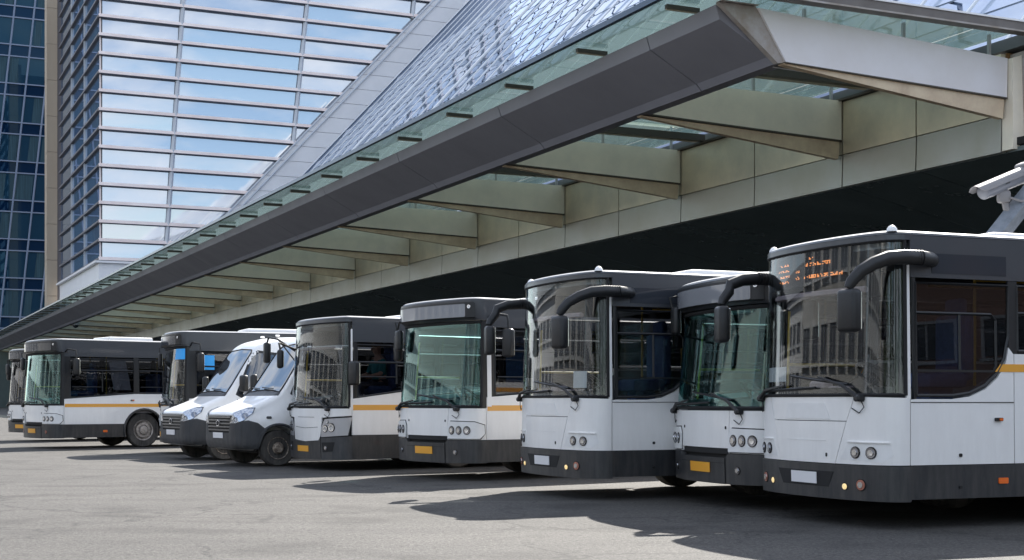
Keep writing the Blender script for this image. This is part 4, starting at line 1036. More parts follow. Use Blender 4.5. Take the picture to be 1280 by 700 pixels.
        v = [B.P(u, 1.02, -.12) for u in us]+[B.P(u, dz, -.14) for u in us]+[B.P(u, dz+.0, -.5) for u in us]+[B.P(u, 1.02, -.6) for u in us]; n = 17; f = []
        for i in range(4):
            for k in range(n-1): f.append((i*n+k, i*n+k+1, ((i+1) % 4)*n+k+1, ((i+1) % 4)*n+k))
        f += [(0, n, 2*n, 3*n), (n-1, 2*n-1, 3*n-1, 4*n-1)]
        mk('dashboard', v, f, 'interior_dark', r)
        m = MB(); cx = -.33-.35; T = Matrix.Translation((pl.ex-.02, .62, dz+.18)) @ Matrix.Rotation(R_(-38), 4, 'Y')
        pts = [T @ Vector((.0+.23*math.cos(2*math.pi*k/20), .23*math.sin(2*math.pi*k/20), 0)) for k in range(21)]
        m.tube(pts, .018, 6); m.tube([T @ Vector((-.22, 0, 0)), T @ Vector((.22, 0, 0))], .02, 5); m.tube([T @ Vector((0, 0, 0)), T @ Vector((.05, 0, -.4))], .03, 6)
        m.out('steering_wheel', 'black_plastic', r)
        m = MB(); m.rbox((pl.ex-.75, .62, 1.5), (.5, .5, .16), .05); m.rbox((pl.ex-1.02, .62, 1.85), (.14, .5, .7), .05); m.rbox((pl.ex-1.04, .62, 2.28), (.1, .28, .18), .04); m.box(pl.ex-.9, pl.ex-.6, .5, .74, 1.02, 1.45)
        m.out('driver_seat', 'seat_blue', r, True)
        m = MB(); m.box(pl.ex-1.38, pl.ex-1.34, .12, B.hw-.1, 1.02, 1.45); m.out('cab_partition', 'interior_dark', r)
        nrow = 7
        sp = None
        for k in range(nrow):
            x = pl.ex-2.6-.85*k*1.05
            if x < pl.ex-L+.8: break
            for yy in (.85, .42, -.42, -.85):
                if yy < 0 and k in (0, 3): continue
                if sp is None:
                    m = MB(); m.rbox((0, 0, 1.42), (.42, .40, .09), .03, seg=1); m.rbox((-.22, 0, 1.75), (.08, .40, .62), .03, seg=1); m.box(-.1, .05, -.05, .05, 1.02, 1.38)
                    o = m.out('passenger_seat', 'seat_blue' if B.rnd.random() < .6 else 'seat_red', r, True); sp = o; o.location = (x, yy, 0)
                else:
                    o = sp.copy(); COL.objects.link(o); o.location = (x, yy, 0)
        for k in range(5):
            x = pl.ex-1.6-1.75*k
            if x < pl.ex-L+.5: break
            for yy in (.22, -.22) if k % 2 else (.25, -.9):
                m = MB(); m.tube([(x, yy, 1.02), (x, yy, zr-.16)], .018, 6); m.out('grab_pole', 'pole_yellow', r, True)
        for yy in (.4, -.4):
            m = MB(); m.tube([(pl.ex-1.5, yy, 2.6), (pl.ex-L+.4, yy, 2.6)], .017, 6); m.out('grab_rail', 'pole_yellow', r, True)
        # small things in the cab
        rn = B.rnd
        m = MB(); y0 = rn.uniform(-.5, -.1); q = P(y0, dz, -.3); m.rbox((q.x, q.y, dz+.08), (.16, .26, .14), .03, seg=1); m.out('ticket_machine', 'interior_grey', r, True)
        m = MB(); q = P(.25, dz, -.28); m.rbox((q.x, q.y, dz+.05), (.12, .34, .08), .02, seg=1); m.out('dash_tray', 'interior_grey', r, True)
        q = P(sc*.55, dz, -.2); m = MB(); m.tube([(q.x, q.y, dz), (q.x-.02, q.y, dz+.22)], .012, 5); m.rbox((q.x-.02, q.y, dz+.26), (.03, .12, .08), .012, seg=1); m.out('dash_display', 'black_plastic', r, True)
        m = MB(); m.tube([P(-sc+.35, 1.1, -.25), P(-sc+.35, 2.3, -.25)], .016, 6); m.tube([P(-sc+.35, 1.7, -.25), (pl.ex-.9, -B.hw+.25, 1.7)], .016, 6); m.out('door_rail', 'pole_yellow', r, True)
        m = MB(); z_ = (B.hz if typ == 2 else zr-.5)-.06; m.tube([P(-sc*.6+sc*1.2*k/8, z_, -.07) for k in range(9)], .035, 6); m.out('sun_blind', 'interior_grey', r, True)
        # wipers
        B.wipers()
        B.mirrors()
    def wipers(B):
        P = B.P; b = B.belt; sc = B.sc
        for (s0, z0, s1, z1, sa, za, sb, zb_) in ((sc*.62, b-.02, sc*.2, b+.20, sc*.5, b+.12, -sc*.18, b+.22), (-sc*.75, b-.02, -sc*.25, b+.12, -sc*.62, b+.06, sc*.15, b+.09)):
            m = MB(); 
            m.tube([P(s0, z0, .05), P(s0+(s1-s0)*.35, z0+(z1-z0)*.5+.02, .06), P(s1, z1, .045)], [.028, .02, .012], 6)
            m.rbox(P(s0, z0, .03), (.10, .10, .07), .02, seg=1)
            w_ = m.out('wiper_arm', 'black_plastic', B.root, True)
            m = MB(); m.tube([P(sa+(sb-sa)*k/6, za+(zb_-za)*k/6, .02) for k in range(7)], .014, 5); m.out('wiper_blade', 'black_plastic', w_, True)
            m = MB(); q = [P(s0+.01, z0, .03), P(s0+.06, z0-.09, .03), P(s0-.01, z0-.15, .02), P(s0-.12, z0-.10, .01)]; m.tube(q, .006, 5); m.out('washer_hose', 'black_plastic', w_)
    def mirrors(B):
        pl = B.pl; ex = pl.ex; hw = B.hw; r = B.root; typ = B.typ
        def head(c, size, yaw, par, tilt=0):
            m = MB(); T = Matrix.Rotation(yaw, 4, 'Z') @ Matrix.Rotation(tilt, 4, 'X')
            m.rbox(c, size, .045, T, seg=3); o = m.out('mirror_head', 'black_plastic', par, True)
            m = MB(); m.rbox(Vector(c)+T @ Vector((-size[0]/2-.004, 0, 0)), (.01, size[1]*.82, size[2]*.86), .004, T, seg=1); m.out('mirror_glass', 'chrome', o)
        if typ == 1:
            for sg, fwd in ((1, .78), (-1, .66)):
                o0 = .10
                pts = [(ex-.30, hw-.02, 2.70), (ex-.18, hw+.08, 2.70), (ex+.0, hw+.13, 2.70), (ex+.18, hw+.14, 2.70), (ex+.38, hw+.14, 2.68), (ex+.55, hw+.13, 2.62), (ex+fwd-.09, hw+.12, 2.54), (ex+fwd, hw+.11, 2.44), (ex+fwd+.03, hw+.10, 2.38)]
                pts = [(a, sg*b, c) for a, b, c in pts]
                m = MB(); m.tube(pts, [.068, .073, .073, .073, .07, .068, .064, .06, .045], 12, flat=.8); a = m.out('mirror_arm', 'black_plastic', r, True)
                m = MB(); 
                for k in range(7):
                    x = ex-.04+.035*k; m.tube([(x, sg*(hw+.13), 2.70), (x+.012, sg*(hw+.13), 2.70)], .077, 12, flat=.8)
                m.out('arm_ribs', 'black_plastic', a, True)
                head((ex+fwd+.02, sg*(hw+.10), 2.16), (.13, .24, .42), sg*R_(12), a)
        elif typ == 2:
            for sg in (1, -1):
                back = -.22 if sg > 0 else .02; o0 = .30 if sg > 0 else .32
                c = (ex+back, sg*(hw+o0), 2.22)
                m = MB(); m.tube([(ex+.1 if sg < 0 else ex-.05, sg*(hw-.05), 2.62), (ex+back*.4+.03, sg*(hw+.12), 2.70), (ex+back, sg*(hw+o0-.03), 2.66), (ex+back, sg*(hw+o0), 2.56), (ex+back, sg*(hw+o0), 2.40)], .02, 8); a = m.out('mirror_arm', 'black_plastic', r, True)
                head(c, (.12, .20, .46), sg*R_(14), a)
            m = MB(); c = B.P(-B.sc+.42, 2.35, .13); m.tube([B.P(-B.sc+.35, 2.66, .03), B.P(-B.sc+.38, 2.64, .14), c], .014, 6); a = m.out('mirror_arm', 'black_plastic', r, True)
            head(c-Vector((0, 0, .02)), (.10, .18, .36), R_(-8), a)
        else:
            # near side mirror on the door pillar
            m = MB(); m.tube([(ex-.02, hw, 1.95), (ex+.1, hw+.16, 1.97)], .03, 6); m.tube([(ex-.02, hw, 1.7), (ex+.1, hw+.16, 1.7)], .03, 6); a = m.out('mirror_arm', 'black_plastic', r, True)
            head((ex+.06, hw+.20, 1.80), (.13, .22, .44), R_(12), a)
            # far side: long bent arm with two mirrors
            e = B.P(-B.sc+.05, 2.35, .02)
            m = MB(); m.tube([B.P(-B.sc+.1, 2.26, .02), (ex+.35, -hw-.30, 2.52), (ex+.40, -hw-.62, 2.56), (ex+.40, -hw-.70, 2.46)], .02, 8)
            m.tube([B.P(-B.sc+.1, 2.05, .02), (ex+.30, -hw-.35, 2.50)], .015, 6)
            m.tube([B.P(-B.sc+.1, 2.30, .02), (ex+.5, -hw+.15, 2.42), (ex+.62, -hw+.40, 2.40), (ex+.62, -hw+.45, 2.30)], .02, 8)
            a = m.out('mirror_arm', 'black_plastic', r, True)
            head((ex+.40, -hw-.72, 2.26), (.12, .19, .42), R_(-12), a); head((ex+.62, -hw+.45, 2.10), (.12, .20, .36), R_(-20), a)
    def card(B, s0, s1, z0, z1, m='paper'): B.panel('windscreen_card', [(s0, z0), (s1, z0), (s1, z1), (s0, z1)], -.05, -.046, m)

H = Bus(1, 1138, 14.16, 956, label='nearest white and charcoal bus at the right, with an amber destination display lit', seed=1)
led_dots(H, -.8, .5, 2.56, 2.85, -.03, H.root)
H.panel('display_box', [(-.98, 2.52), (.62, 2.52), (.62, 2.88), (-.98, 2.88)], -.08, -.05, 'seam')
H.card(-1.05, -.5, 1.50, 1.66)
F = Bus(1, 765, 18.46, 653, label='tall white bus with wraparound windscreen and thick swept mirror arms in the row middle', seed=2)
F.card(-1.3, -.85, 1.50, 1.62); F.card(.72, 1.0, 1.46, 1.68)
G = Bus(2, 975, 16.6, 846, zroof=2.79, zbot=.29, label='white bus with teal windscreen wedged between the two tall curved-glass buses', glassm='green_glass', seed=3)
E = Bus(2, 608, 22.9, 500, zroof=2.95, label='white bus with teal windscreen beside an unobstructed orange stripe', glassm='green_glass', seed=4)
D = Bus(3, 440, 26.2, 364, zroof=2.85, zbot=.20, L=8.6, hw=1.15, bow=.2, label='smaller bus with angular headlights and its driver in the cab', seed=5)
D.card(-1.15, -.7, 1.36, 1.5)
B_ = Bus(2, 80, 38.4, 30, zroof=2.97, label='second bus from the left edge, its orange stripe and front wheel in view', glassm='green_glass', seed=6, detail=1)
A = Bus(2, 63, 45.5, 11, label='leftmost bus, mostly hidden behind its neighbour', glassm='side_glass', seed=7, detail=1)
C = Bus(2, 236, 34.2, 201, zroof=2.97, label='bus with a bright blue sun strip behind the two white vans', seed=8, detail=1)
C.panel('sun_strip_and_reflection', [(C.sc-.62, 2.3), (C.sc-.10, 2.3), (C.sc-.10, 2.56), (C.sc-.62, 2.56)], -.003, .001, 'visor_reflection_blue')
C.panel('sun_strip_and_reflection', [(C.sc+.3, 2.05), (C.sc+.62, 2.05), (C.sc+.62, 2.40), (C.sc+.3, 2.40)], -.009, -.005, 'visor_reflection_blue')  # blue patch paints a reflection onto the side window
for s in (-.75,):
    B_.panel('curtain', [(B_.sc+1.45, 1.6), (B_.sc+1.95, 1.6), (B_.sc+1.8, 2.4), (B_.sc+1.3, 2.4)], -.09, -.07, 'curtain')
D.panel('curtain', [(D.sc+2.0, 1.65), (D.sc+2.35, 1.65), (D.sc+2.3, 2.4), (D.sc+2.0, 2.4)], -.09, -.07, 'curtain')
D.card(D.sc+1.05, D.sc+1.3, 1.47, 1.66)

# ------------------------------------------------------------------ people
def skin_body(name, verts, edges, radii, m, parent, sub=2):
    me = bpy.data.meshes.new(name); me.from_pydata(verts, edges, [])
    o = bpy.data.objects.new(name, me); COL.objects.link(o)
    md = o.modifiers.new('s', 'SKIN'); 
    for i, rr in enumerate(radii): me.skin_vertices[0].data[i].radius = (rr, rr) if not isinstance(rr, tuple) else rr
    me.skin_vertices[0].data[0].use_root = True
    sb = o.modifiers.new('u', 'SUBSURF'); sb.levels = sub; sb.render_levels = sub
    dg = bpy.context.evaluated_depsgraph_get(); ev = o.evaluated_get(dg); nm = bpy.data.meshes.new_from_object(ev)
    o.modifiers.clear(); o.data = nm; nm.materials.clear(); nm.materials.append(M[m]); nm.polygons.foreach_set('use_smooth', [True]*len(nm.polygons))
    o.parent = parent; return o
def driver(B):
    base = B.root; mw = Matrix.Translation(base.location) @ Matrix.Rotation(base.rotation_euler.z, 4, 'Z')
    p = mw @ Vector((B.pl.ex-.85, .62, 1.58))
    r = empty('person', p, base.rotation_euler.z, 'driver in a teal shirt sitting at the wheel of the angular-headlight bus', 'person')
    v = [(0, 0, 0), (0, 0, .25), (.02, 0, .48), (.04, 0, .58), (.07, 0, .68), (.08, 0, .78),
         (.02, .19, .46), (.12, .27, .22), (.38, .22, .16), (.47, .18, .20), (.02, -.19, .46), (.12, -.27, .22), (.38, -.22, .16), (.47, -.18, .20),
         (.05, .1, -.02), (.45, .13, .02), (.48, .13, -.42), (.60, .13, -.46), (.05, -.1, -.02), (.45, -.13, .02), (.48, -.13, -.42), (.60, -.13, -.46)]
    e = [(0, 1), (1, 2), (2, 3), (3, 4), (4, 5), (2, 6), (6, 7), (7, 8), (8, 9), (2, 10), (10, 11), (11, 12), (12, 13), (0, 14), (14, 15), (15, 16), (16, 17), (0, 18), (18, 19), (19, 20), (20, 21)]
    rd = [.15, .14, .13, .055, .095, .09, .06, .047, .035, .04, .06, .047, .035, .04, .09, .065, .045, .04, .09, .065, .045, .04]
    skin_body('body', v, e, rd, 'skin', r)
    sv = v[:3]+[v[6], v[7], v[10], v[11]]; se = [(0, 1), (1, 2), (2, 3), (3, 4), (2, 5), (5, 6)]
    skin_body('shirt', sv, se, [.165, .155, .145, .075, .062, .075, .062], 'teal_cloth', r)
    tv = [v[0], v[14], v[15], v[16], v[18], v[19], v[20]]; skin_body('trousers', tv, [(0, 1), (1, 2), (2, 3), (0, 4), (4, 5), (5, 6)], [.155, .10, .078, .055, .10, .078, .055], 'trousers', r)
    m = MB(); m.rbox((.055, 0, .80), (.20, .19, .13), .06, seg=3); m.out('hair', 'hair', r, True)
    m = MB(); m.rbox((.175, 0, .70), (.03, .03, .045), .01, seg=1); m.out('nose', 'skin', r, True)
driver(D)

# ------------------------------------------------------------------ vans
WX = .85
def build_van():
    root = empty('van', (0, 0, 0), 0)
    # stations: d, zb, ztop, hw bottom, hw top, r
    st = [(0.0, .42, 1.02, .74, .66, .12), (.04, .36, 1.07, .82, .74, .13), (.14, .32, 1.13, .90, .80, .15), (.35, .30, 1.20, .97, .85, .17), (.65, .30, 1.32, 1.01, .88, .18),
          (.92, .30, 1.44, 1.03, .90, .16), (1.02, .30, 1.55, 1.03, .90, .14), (1.30, .30, 1.98, 1.03, .84, .14), (1.62, .30, 2.46, 1.03, .79, .15), (1.78, .30, 2.60, 1.03, .78, .18),
          (2.1, .30, 2.72, 1.03, .78, .22), (2.8, .30, 2.76, 1.03, .79, .24), (4.5, .30, 2.76, 1.03, .79, .24), (6.0, .30, 2.74, 1.03, .79, .24), (6.15, .34, 2.70, 1.01, .77, .24)]
    def W(z, hb, ht, zt):   # half width at z
        f = max(0, min(1, (z-1.25)/max(.3, zt-1.25))) if zt > 1.6 else max(0, min(1, (z-.9)/max(.2, zt-.9)))
        return hb+(ht-hb)*f**1.3
    v = []; 
    for d, zb, zt, hb, ht, r in st:
        half = []
        half.append((0, zb)); half.append((hb*.6, zb)); half.append((hb*.94, zb+.01)); half.append((hb, zb+.08))
        zs = zt-r
        for k in range(1, 8):
            z = zb+.08+(zs-zb-.08)*k/7; half.append((W(z, hb, ht, zs), z))
        yl = half[-1][0]
        for k in range(1, 5):
            a = R_(90*k/4); half.append((yl-r*1.0*(1-math.cos(a)), zs+r*math.sin(a)*.96))
        yl2 = half[-1][0]; half.append((yl2*.6, zt-.005)); half.append((0, zt+.02))
        full = [(y, z) for y, z in half]+[(-y, z) for y, z in half[1:-1]][::-1]
        v += [(-d, y, z) for y, z in full]
    n = len(full); f = []
    for i in range(len(st)-1):
        for k in range(n): f.append((i*n+k, i*n+(k+1) % n, (i+1)*n+(k+1) % n, (i+1)*n+k))
    f += [tuple(range(n)), tuple((len(st)-1)*n+k for k in range(n))]
    body = mk('body', v, f, 'white', root, True)
    sb = body.modifiers.new('u', 'SUBSURF'); sb.levels = 2; sb.render_levels = 2
    cut = []
    for a in (WX, 4.9):
        m = MB(); m.lathe([(-.5, .44), (.6, .44)], 40, Matrix.Translation((-a, .95, .37))); m.lathe([(-.6, .44), (.5, .44)], 40, Matrix.Translation((-a, -.95, .37)))
        c = m.out('cutter', 'seam', None); c.parent = root; cut.append(c)
        bo = body.modifiers.new('b', 'BOOLEAN'); bo.object = c; bo.operation = 'DIFFERENCE'; bo.solver = 'EXACT'
    dg = bpy.context.evaluated_depsgraph_get()
    # uncut copy for projection
    for b in body.modifiers:
        if b.type == 'BOOLEAN': b.show_viewport = False
    dg.update(); ev = body.evaluated_get(dg); raw = bpy.data.meshes.new_from_object(ev)
    bm = bmesh.new(); bm.from_mesh(raw); bvh = BVHTree.FromBMesh(bm)
    for b in body.modifiers:
        if b.type == 'BOOLEAN': b.show_viewport = True
    dg.update(); ev = body.evaluated_get(dg); nm = bpy.data.meshes.new_from_object(ev)
    body.modifiers.clear(); body.data = nm; nm.materials.clear(); nm.materials.append(M['white'])
    nm.polygons.foreach_set('use_smooth', [True]*len(nm.polygons)); nm.set_sharp_from_angle(angle=R_(35))
    for c in cut: bpy.data.objects.remove(c)
    def proj(name, outline, u, vv, dirn, d0, d1, m, par=None, step=.06, org=(0, 0, 0)):
        u = Vector(u).normalized(); vv = Vector(vv).normalized(); dn = Vector(dirn).normalized(); org = Vector(org)
        us = [p[0] for p in outline]; vs_ = [p[1] for p in outline]
        cu = [min(us)+step*k for k in range(1, int((max(us)-min(us))/step)+1)]; cv = [min(vs_)+step*k for k in range(1, int((max(vs_)-min(vs_))/step)+1)]
        V, F, E = poly2d(outline, cu, cv)
        cache = {}
        for a, b in V:
            o = org+u*a+vv*b-dn*5; hit = bvh.ray_cast(o, dn, 12)
            cache[(a, b)] = (hit[0], hit[1]) if hit[0] is not None else (org+u*a+vv*b, -dn)
        def fn(a, b, d): h_, n_ = cache[(a, b)]; return h_+n_*d
        vs2, fs = solid(V, F, E, fn, d0, d1)
        return mk(name, vs2, fs, m, par or root, True)
    side = lambda name, o, d0, d1, m, par=None, sg=1: proj(name, [(p[0], p[1]) for p in o], (-1, 0, 0), (0, 0, 1), (0, -sg, 0), d0, d1, m, par)
    front = lambda name, o, d0, d1, m, par=None, step=.06: proj(name, o, (0, 1, 0), (0, 0, 1), (-1, 0, 0), d0, d1, m, par, step)
    # windscreen
    ws = [(-.80, 1.47), (-.4, 1.50), (0, 1.51), (.4, 1.50), (.80, 1.47), (.70, 2.36), (.62, 2.43), (0, 2.46), (-.62, 2.43), (-.70, 2.36)]
    g_ = front('windscreen', ws, -.01, .006, 'van_glass')
    ring = [(p[0]*1.02, p[1]+(.02 if p[1] > 2 else -.02)) for p in ws]
    m = MB(); pts = []
    for i in range(len(ws)):
        a, b = ws[i], ws[(i+1) % len(ws)]
        for k in range(5):
            q = (a[0]+(b[0]-a[0])*k/5, a[1]+(b[1]-a[1])*k/5); h_ = bvh.ray_cast(Vector((5, q[0], q[1])), Vector((-1, 0, 0)), 12)[0]
            if h_: pts.append(h_+Vector((.006, 0, .003)))
    pts.append(pts[0]); m.tube(pts, .015, 5); m.out('windscreen_seal', 'seam', g_)
    # cowl and wipers
    front('cowl', [(-.84, 1.40), (.84, 1.40), (.82, 1.46), (0, 1.50), (-.82, 1.46)], -.01, .008, 'black_plastic')
    m = MB()
    for y0, y1 in ((.45, -.15), (-.25, -.72)):
        pp = []
        for k in range(5):
            y = y0+(y1-y0)*k/4; h_ = bvh.ray_cast(Vector((5, y, 1.50+.03*k/4+.02)), Vector((-1, 0, 0)), 12)[0]; pp.append(h_+Vector((.03, 0, .02)))
        m.tube(pp, .013, 5)
    m.out('wiper', 'black_plastic', root)
    # side windows and doors
    for sg in (1, -1):
        o = [(1.18, 1.46), (1.30, 1.38), (2.15, 1.40), (2.17, 2.30), (1.72, 2.36), (1.58, 2.28)]
        dw = side('door_window', o, -.005, .006, 'van_glass', None, sg)
        side('window_surround', [(1.12, 1.43), (1.28, 1.33), (2.2, 1.35), (2.22, 2.36), (1.70, 2.42), (1.54, 2.33)], -.01, .002, 'black_plastic', dw, sg)
        for k, (a, b) in enumerate(((2.4, 3.5), (3.6, 4.7), (4.8, 5.8))):
            side('side_window', rrect(a, b, 1.45, 2.32, .06), -.005, .006, 'van_glass', None, sg)
        side('door_gap', [(1.14, .45), (1.152, .45), (1.152, 1.33), (1.14, 1.33)], 0, .002, 'seam', None, sg)
        side('door_gap', [(2.26, .45), (2.272, .45), (2.272, 2.4), (2.26, 2.4)], 0, .002, 'seam', None, sg)
        side('sill_trim', [(1.5, .31), (4.4, .31), (4.4, .52), (1.5, .52)], 0, .015, 'bumper_grey', None, sg)
        side('door_handle', rrect(2.0, 2.18, 1.16, 1.20, .015), 0, .03, 'black_plastic', None, sg)
        side('side_indicator', rrect(.60, .70, .94, .985, .015), 0, .02, 'bumper_grey', None, sg)
        # bumper wrap, side portion
        o = [(.02, .36), (.44, .36), (.47, .46), (.52, .60), (.60, .72), (.42, .86), (.24, .91), (.06, .88)]
        side('bumper_side', o, -.02, .022, 'bumper_grey', None, sg)
        # arch trim
        m = MB(); pts = []
        for t in range(-6, 187, 8):
            x, z = WX-.46*math.cos(R_(t)), .37+.46*math.sin(R_(t)); z = max(z, .31)
            h_ = bvh.ray_cast(Vector((-x, 5*sg, z)), Vector((0, -sg, 0)), 12)[0]
            if h_: pts.append(h_)
        m.tube(pts, .028, 6); m.out('arch_trim', 'bumper_grey', root, True)
        # headlight: seen from the front quarter
        u = Vector((-.62, sg*.78, 0)).normalized(); dn = Vector((-.78, -sg*.62, 0))
        o = [(.46, .84), (.62, .84), (.80, .90), (.92, 1.05), (.93, 1.16), (.80, 1.16), (.56, 1.06)]
        fr = proj('headlight', o, u, (0, 0, 1), dn, -.01, .004, 'seam', None, .05)
        o2 = [((p[0]-.76)*.9+.76, (p[1]-1.0)*.88+1.0) for p in o]
        proj('reflector', o2, u, (0, 0, 1), dn, .004, .010, 'chrome', fr, .05)
        for (a, b, rr) in ((.64, .925, .05), (.80, 1.0, .055)):
            proj('lamp', [(a+rr*math.cos(t), b+rr*math.sin(t)) for t in [2*math.pi*k/12 for k in range(12)]], u, (0, 0, 1), dn, .010, .018, 'lamp_inner', fr, .1)
        proj('lens_cover', [((p[0]-.76)*.97+.76, (p[1]-1.0)*.96+1.0) for p in o], u, (0, 0, 1), dn, .024, .030, 'lamp_glass', fr, .05)
        # mirror
        m = MB(); m.tube([(-1.28, sg*1.0, 1.62), (-1.22, sg*1.14, 1.66)], .03, 6); m.rbox((-1.2, sg*1.2, 1.68), (.14, .2, .36), .05, Matrix.Rotation(sg*R_(15), 4, 'Z'), seg=3); m.out('door_mirror', 'black_plastic', root, True)
        for a in (WX, 4.9):
            T = Matrix.Translation((-a, sg*.98, .36)) @ (Matrix.Identity(4) if sg > 0 else Matrix.Rotation(math.pi, 4, 'Z'))
            m = MB(); m.lathe([(-.22, .2), (-.22, .33), (-.19, .355), (-.03, .36), (0, .335), (-.005, .28), (-.015, .225)], 32, T); w_ = m.out('wheel', 'rubber', root, True)
            m = MB(); m.lathe([(-.02, .225), (.0, .22), (-.03, .19), (-.05, .15), (-.02, .12), (.02, .11), (.05, .08), (.055, .03)], 24, T); m.out('rim', 'van_rim', w_, True)
            m = MB()
            for k in range(6):
                t = 2*math.pi*k/6; m.lathe([(-.05, .012), (.0, .011)], 6, T @ Matrix.Translation((.14*math.cos(t), 0, .14*math.sin(t))))
            m.out('wheel_nuts', 'seam', w_)
    # front bumper and grille
    front('bumper', [(-.88, .38), (.88, .38), (.88, .86), (.62, .84), (.56, .66), (-.56, .66), (-.62, .84), (-.88, .86)], -.02, .03, 'bumper_grey')
    front('bumper_lip', [(-.60, .40), (.60, .40), (.56, .645), (-.56, .645)], -.02, .012, 'seam')
    gr = front('grille', [(-.58, .66), (.58, .66), (.66, 1.0), (-.66, 1.0)], -.02, .008, 'seam')
    for z in (.70, .765, .83, .895, .955): front('grille_bar', [(-.60-.08*(z-.7), z), (.60+.08*(z-.7), z), (.60+.08*(z-.7), z+.032), (-.60-.08*(z-.7), z+.032)], .008, .03, 'grille_grey', gr)
    for z in (.44, .52, .60): front('grille_bar', [(-.5, z-.01), (.5, z-.01), (.5, z+.018), (-.5, z+.018)], .012, .026, 'grille_grey', gr)
    front('emblem', [(0, .79), (.07, .80), (.085, .88), (.0, .92), (-.085, .88), (-.07, .80)], .03, .045, 'chrome', gr)
    front('emblem_inner', [(0, .805), (.055, .812), (.065, .873), (.0, .90), (-.065, .873), (-.055, .812)], .045, .048, 'seam', gr)
    front('number_plate', [(-.27, .555), (.27, .555), (.27, .665), (-.27, .665)], .035, .045, 'white_plate')
    front('hood_seam', [(-.66, 1.01), (.66, 1.01), (.66, 1.017), (-.66, 1.017)], .0, .003, 'seam')
    m = MB(); m.box(-5.9, -.6, -.5, .5, .25, .42); m.tube([(-WX, -.95, .36), (-WX, .95, .36)], .05, 8); m.tube([(-4.9, -.95, .36), (-4.9, .95, .36)], .06, 8); m.box(-5.8, -4.0, -.75, .75, .32, .38)
    m.out('underframe', 'seam', root)
    for y in (.45, -.45):
        m = MB(); m.rbox((-2.3, y, 2.775), (.10, .05, .04), .015); m.out('marker_lamp', 'white', root, True)
    m = MB(); m.rbox((-3.6, 0, 2.83), (.8, .7, .10), .04); m.out('roof_hatch', 'white', root, True)
    bm.free()
    return root
van = build_van()
def place_van(v, px, Y, theta, label):
    # px, Y: near front wheel, outer face on the ground
    X = (px-640)/1778*Y; th = R_(theta); h = Vector((-math.sin(th), -math.cos(th))); lf = Vector((math.cos(th), -math.sin(th)))
    o = Vector((X, Y))+h*WX-lf*.98
    v.location = (o.x, o.y, 0); v.rotation_euler = (0, 0, math.atan2(h.y, h.x)); tag(v, label, 'van', 'white vans with grey bumpers')
place_van(van, 348, 28.1, 58, 'white minibus van with grey bumper, nearer of the two vans, its front wheel clear')
van2 = copy_tree(van)
place_van(van2, 281, 31.0, 58, 'white minibus van half hidden behind the other van, its front wheel covered')

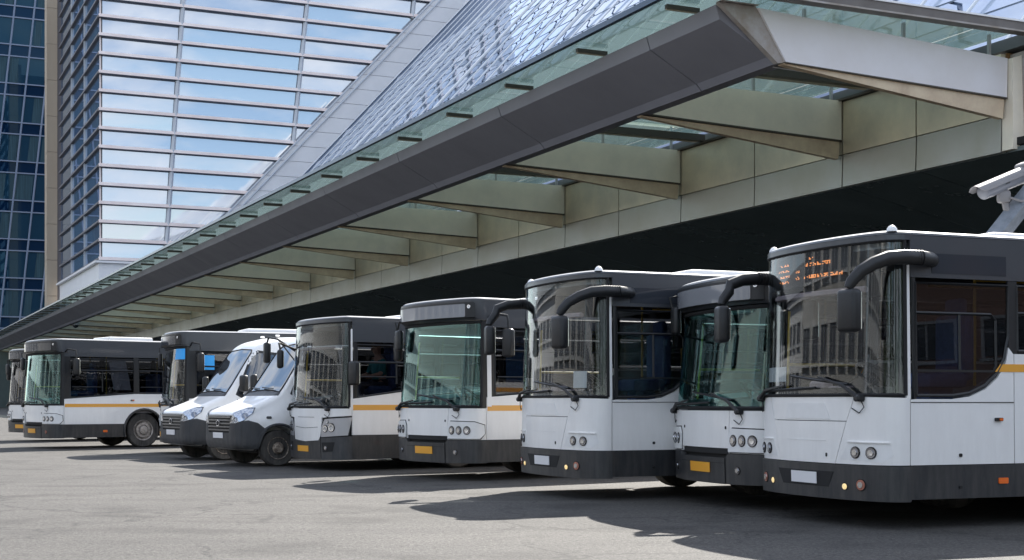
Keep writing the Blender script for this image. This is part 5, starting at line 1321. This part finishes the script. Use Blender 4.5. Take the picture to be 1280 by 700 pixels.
# ------------------------------------------------------------------ cctv on a mast behind the nearest bus
def cctv():
    Y = 17.6
    def q(px, py, Y_=Y): return Vector(((px-640)/1778*Y_, Y_, 1.28+(502-py)/1778*Y_))
    a0 = q(1310, 205); a0.z = 4.3
    base = q(1150, 600); 
    top = q(1325, 195)
    mast = empty('camera_mast', (top.x, top.y, 0), 0, 'galvanised steel mast with a slanted arm rising behind the nearest bus', 'mast')
    m = MB(); m.box(-.12, .12, -.12, .12, 0, top.z+.3); m.out('post', 'galv', mast)
    lo = q(1195, 360); m = MB(); m.tube([lo-Vector(mast.location), top-Vector(mast.location)], .13, 4, up=(0, -1, 0)); m.out('slanted_arm', 'galv', mast)
    m = MB(); m.tube([lo-Vector(mast.location), Vector((0, 0, lo.z))], .07, 6); m.out('strut', 'galv', mast)
    r = empty('security_camera', q(1262, 262), 0, 'pale bullet security camera on a bracket above the nearest bus', 'security camera')
    c = q(1254, 230)-Vector(r.location)
    ax = (q(1290, 213, Y+.15)-q(1219, 243, Y-.15)).normalized(); side_ = Vector((ax.z*0+ -ax.y, ax.x, 0)).normalized(); upv = ax.cross(side_)*-1
    if upv.z < 0: upv = -upv
    T = Matrix((ax, side_, upv)).transposed()
    m = MB()
    # barrel
    def oct_(rad, x, dz=0): return [T @ Vector((x, rad*math.cos(2*math.pi*k/20), rad*.86*math.sin(2*math.pi*k/20)+dz)) for k in range(20)]
    v = []
    for x, rad in ((-.34, .085), (-.33, .105), (-.2, .108), (.34, .108)): v += [c+p for p in oct_(rad, x)]
    f = [(i*20+k, i*20+(k+1) % 20, (i+1)*20+(k+1) % 20, (i+1)*20+k) for i in range(3) for k in range(20)]+[tuple(range(20)), tuple(range(60, 80))]
    b = mk('housing', v, f, 'cctv_grey', r, True)
    v = []
    for x in (-.43, .36):
        for rad in (.135, .125): v += [c+T @ Vector((x+(.06 if k in (0, 8) else 0), rad*1.02*math.cos(R_(8+164*k/8)), rad*math.sin(R_(8+164*k/8))*.86)) for k in range(9)]
    f = []
    for k in range(8): f += [(k, k+1, 18+k+1, 18+k), (9+k, 27+k, 27+k+1, 9+k+1), (k, 9+k, 9+k+1, k+1), (18+k, 18+k+1, 27+k+1, 27+k)]
    f += [(0, 18, 27, 9), (8, 17, 35, 26)]
    mk('sunshield', v, f, 'cctv', r, True)
    m = MB(); m.rbox(c+T @ Vector((.40, 0, .02)), (.14, .25, .26), .03, T); m.out('end_cap', 'cctv', r, True)
    for x in (-.22, .10): m = MB(); m.rbox(c+T @ Vector((x, -.112, .03)), (.09, .03, .045), .01, T, seg=1); m.rbox(c+T @ Vector((x, .112, .03)), (.09, .03, .045), .01, T, seg=1); m.out('shield_clip', 'cctv', b, True)
    cu = [bpy.data.curves.new('t', 'FONT')]; cu[0].body = 'AXIS'; cu[0].size = .035; cu[0].extrude = .001; cu[0].align_x = 'CENTER'
    to = bpy.data.objects.new('t', cu[0]); COL.objects.link(to); me = bpy.data.meshes.new_from_object(to.evaluated_get(bpy.context.evaluated_depsgraph_get())); bpy.data.objects.remove(to)
    me.materials.clear(); me.materials.append(M['seam'])
    sgn = -1 if side_.y > 0 else 1
    nrm = side_*sgn
    TT = Matrix((ax, nrm.cross(ax), nrm)).transposed().to_4x4()
    for v_ in me.vertices: v_.co = TT @ v_.co + c + T @ Vector((-.02, sgn*.112, -.005))
    link('brand_mark', me, None, b)
    m = MB(); m.rbox(c+Vector((.0, -.02, -.16)), (.16, .13, .16), .04); m.out('swivel', 'cctv', r, True)
    m = MB(); m.tube([c+Vector((.02, 0, -.2)), c+Vector((.04, 0, -.30)), c+Vector((.10, .0, -.36)), c+Vector((.2, .0, -.38))], .045, 10); m.out('bracket', 'cctv', r, True)
    m = MB(); m.tube([c+T @ Vector((.36, -.1, -.05)), c+Vector((.36, -.1, -.05)), c+Vector((.33, -.1, -.17)), c+Vector((.2, -.1, -.23)), c+Vector((.06, -.08, -.18))], .016, 6); m.out('cable', 'cctv', r, True)
cctv()
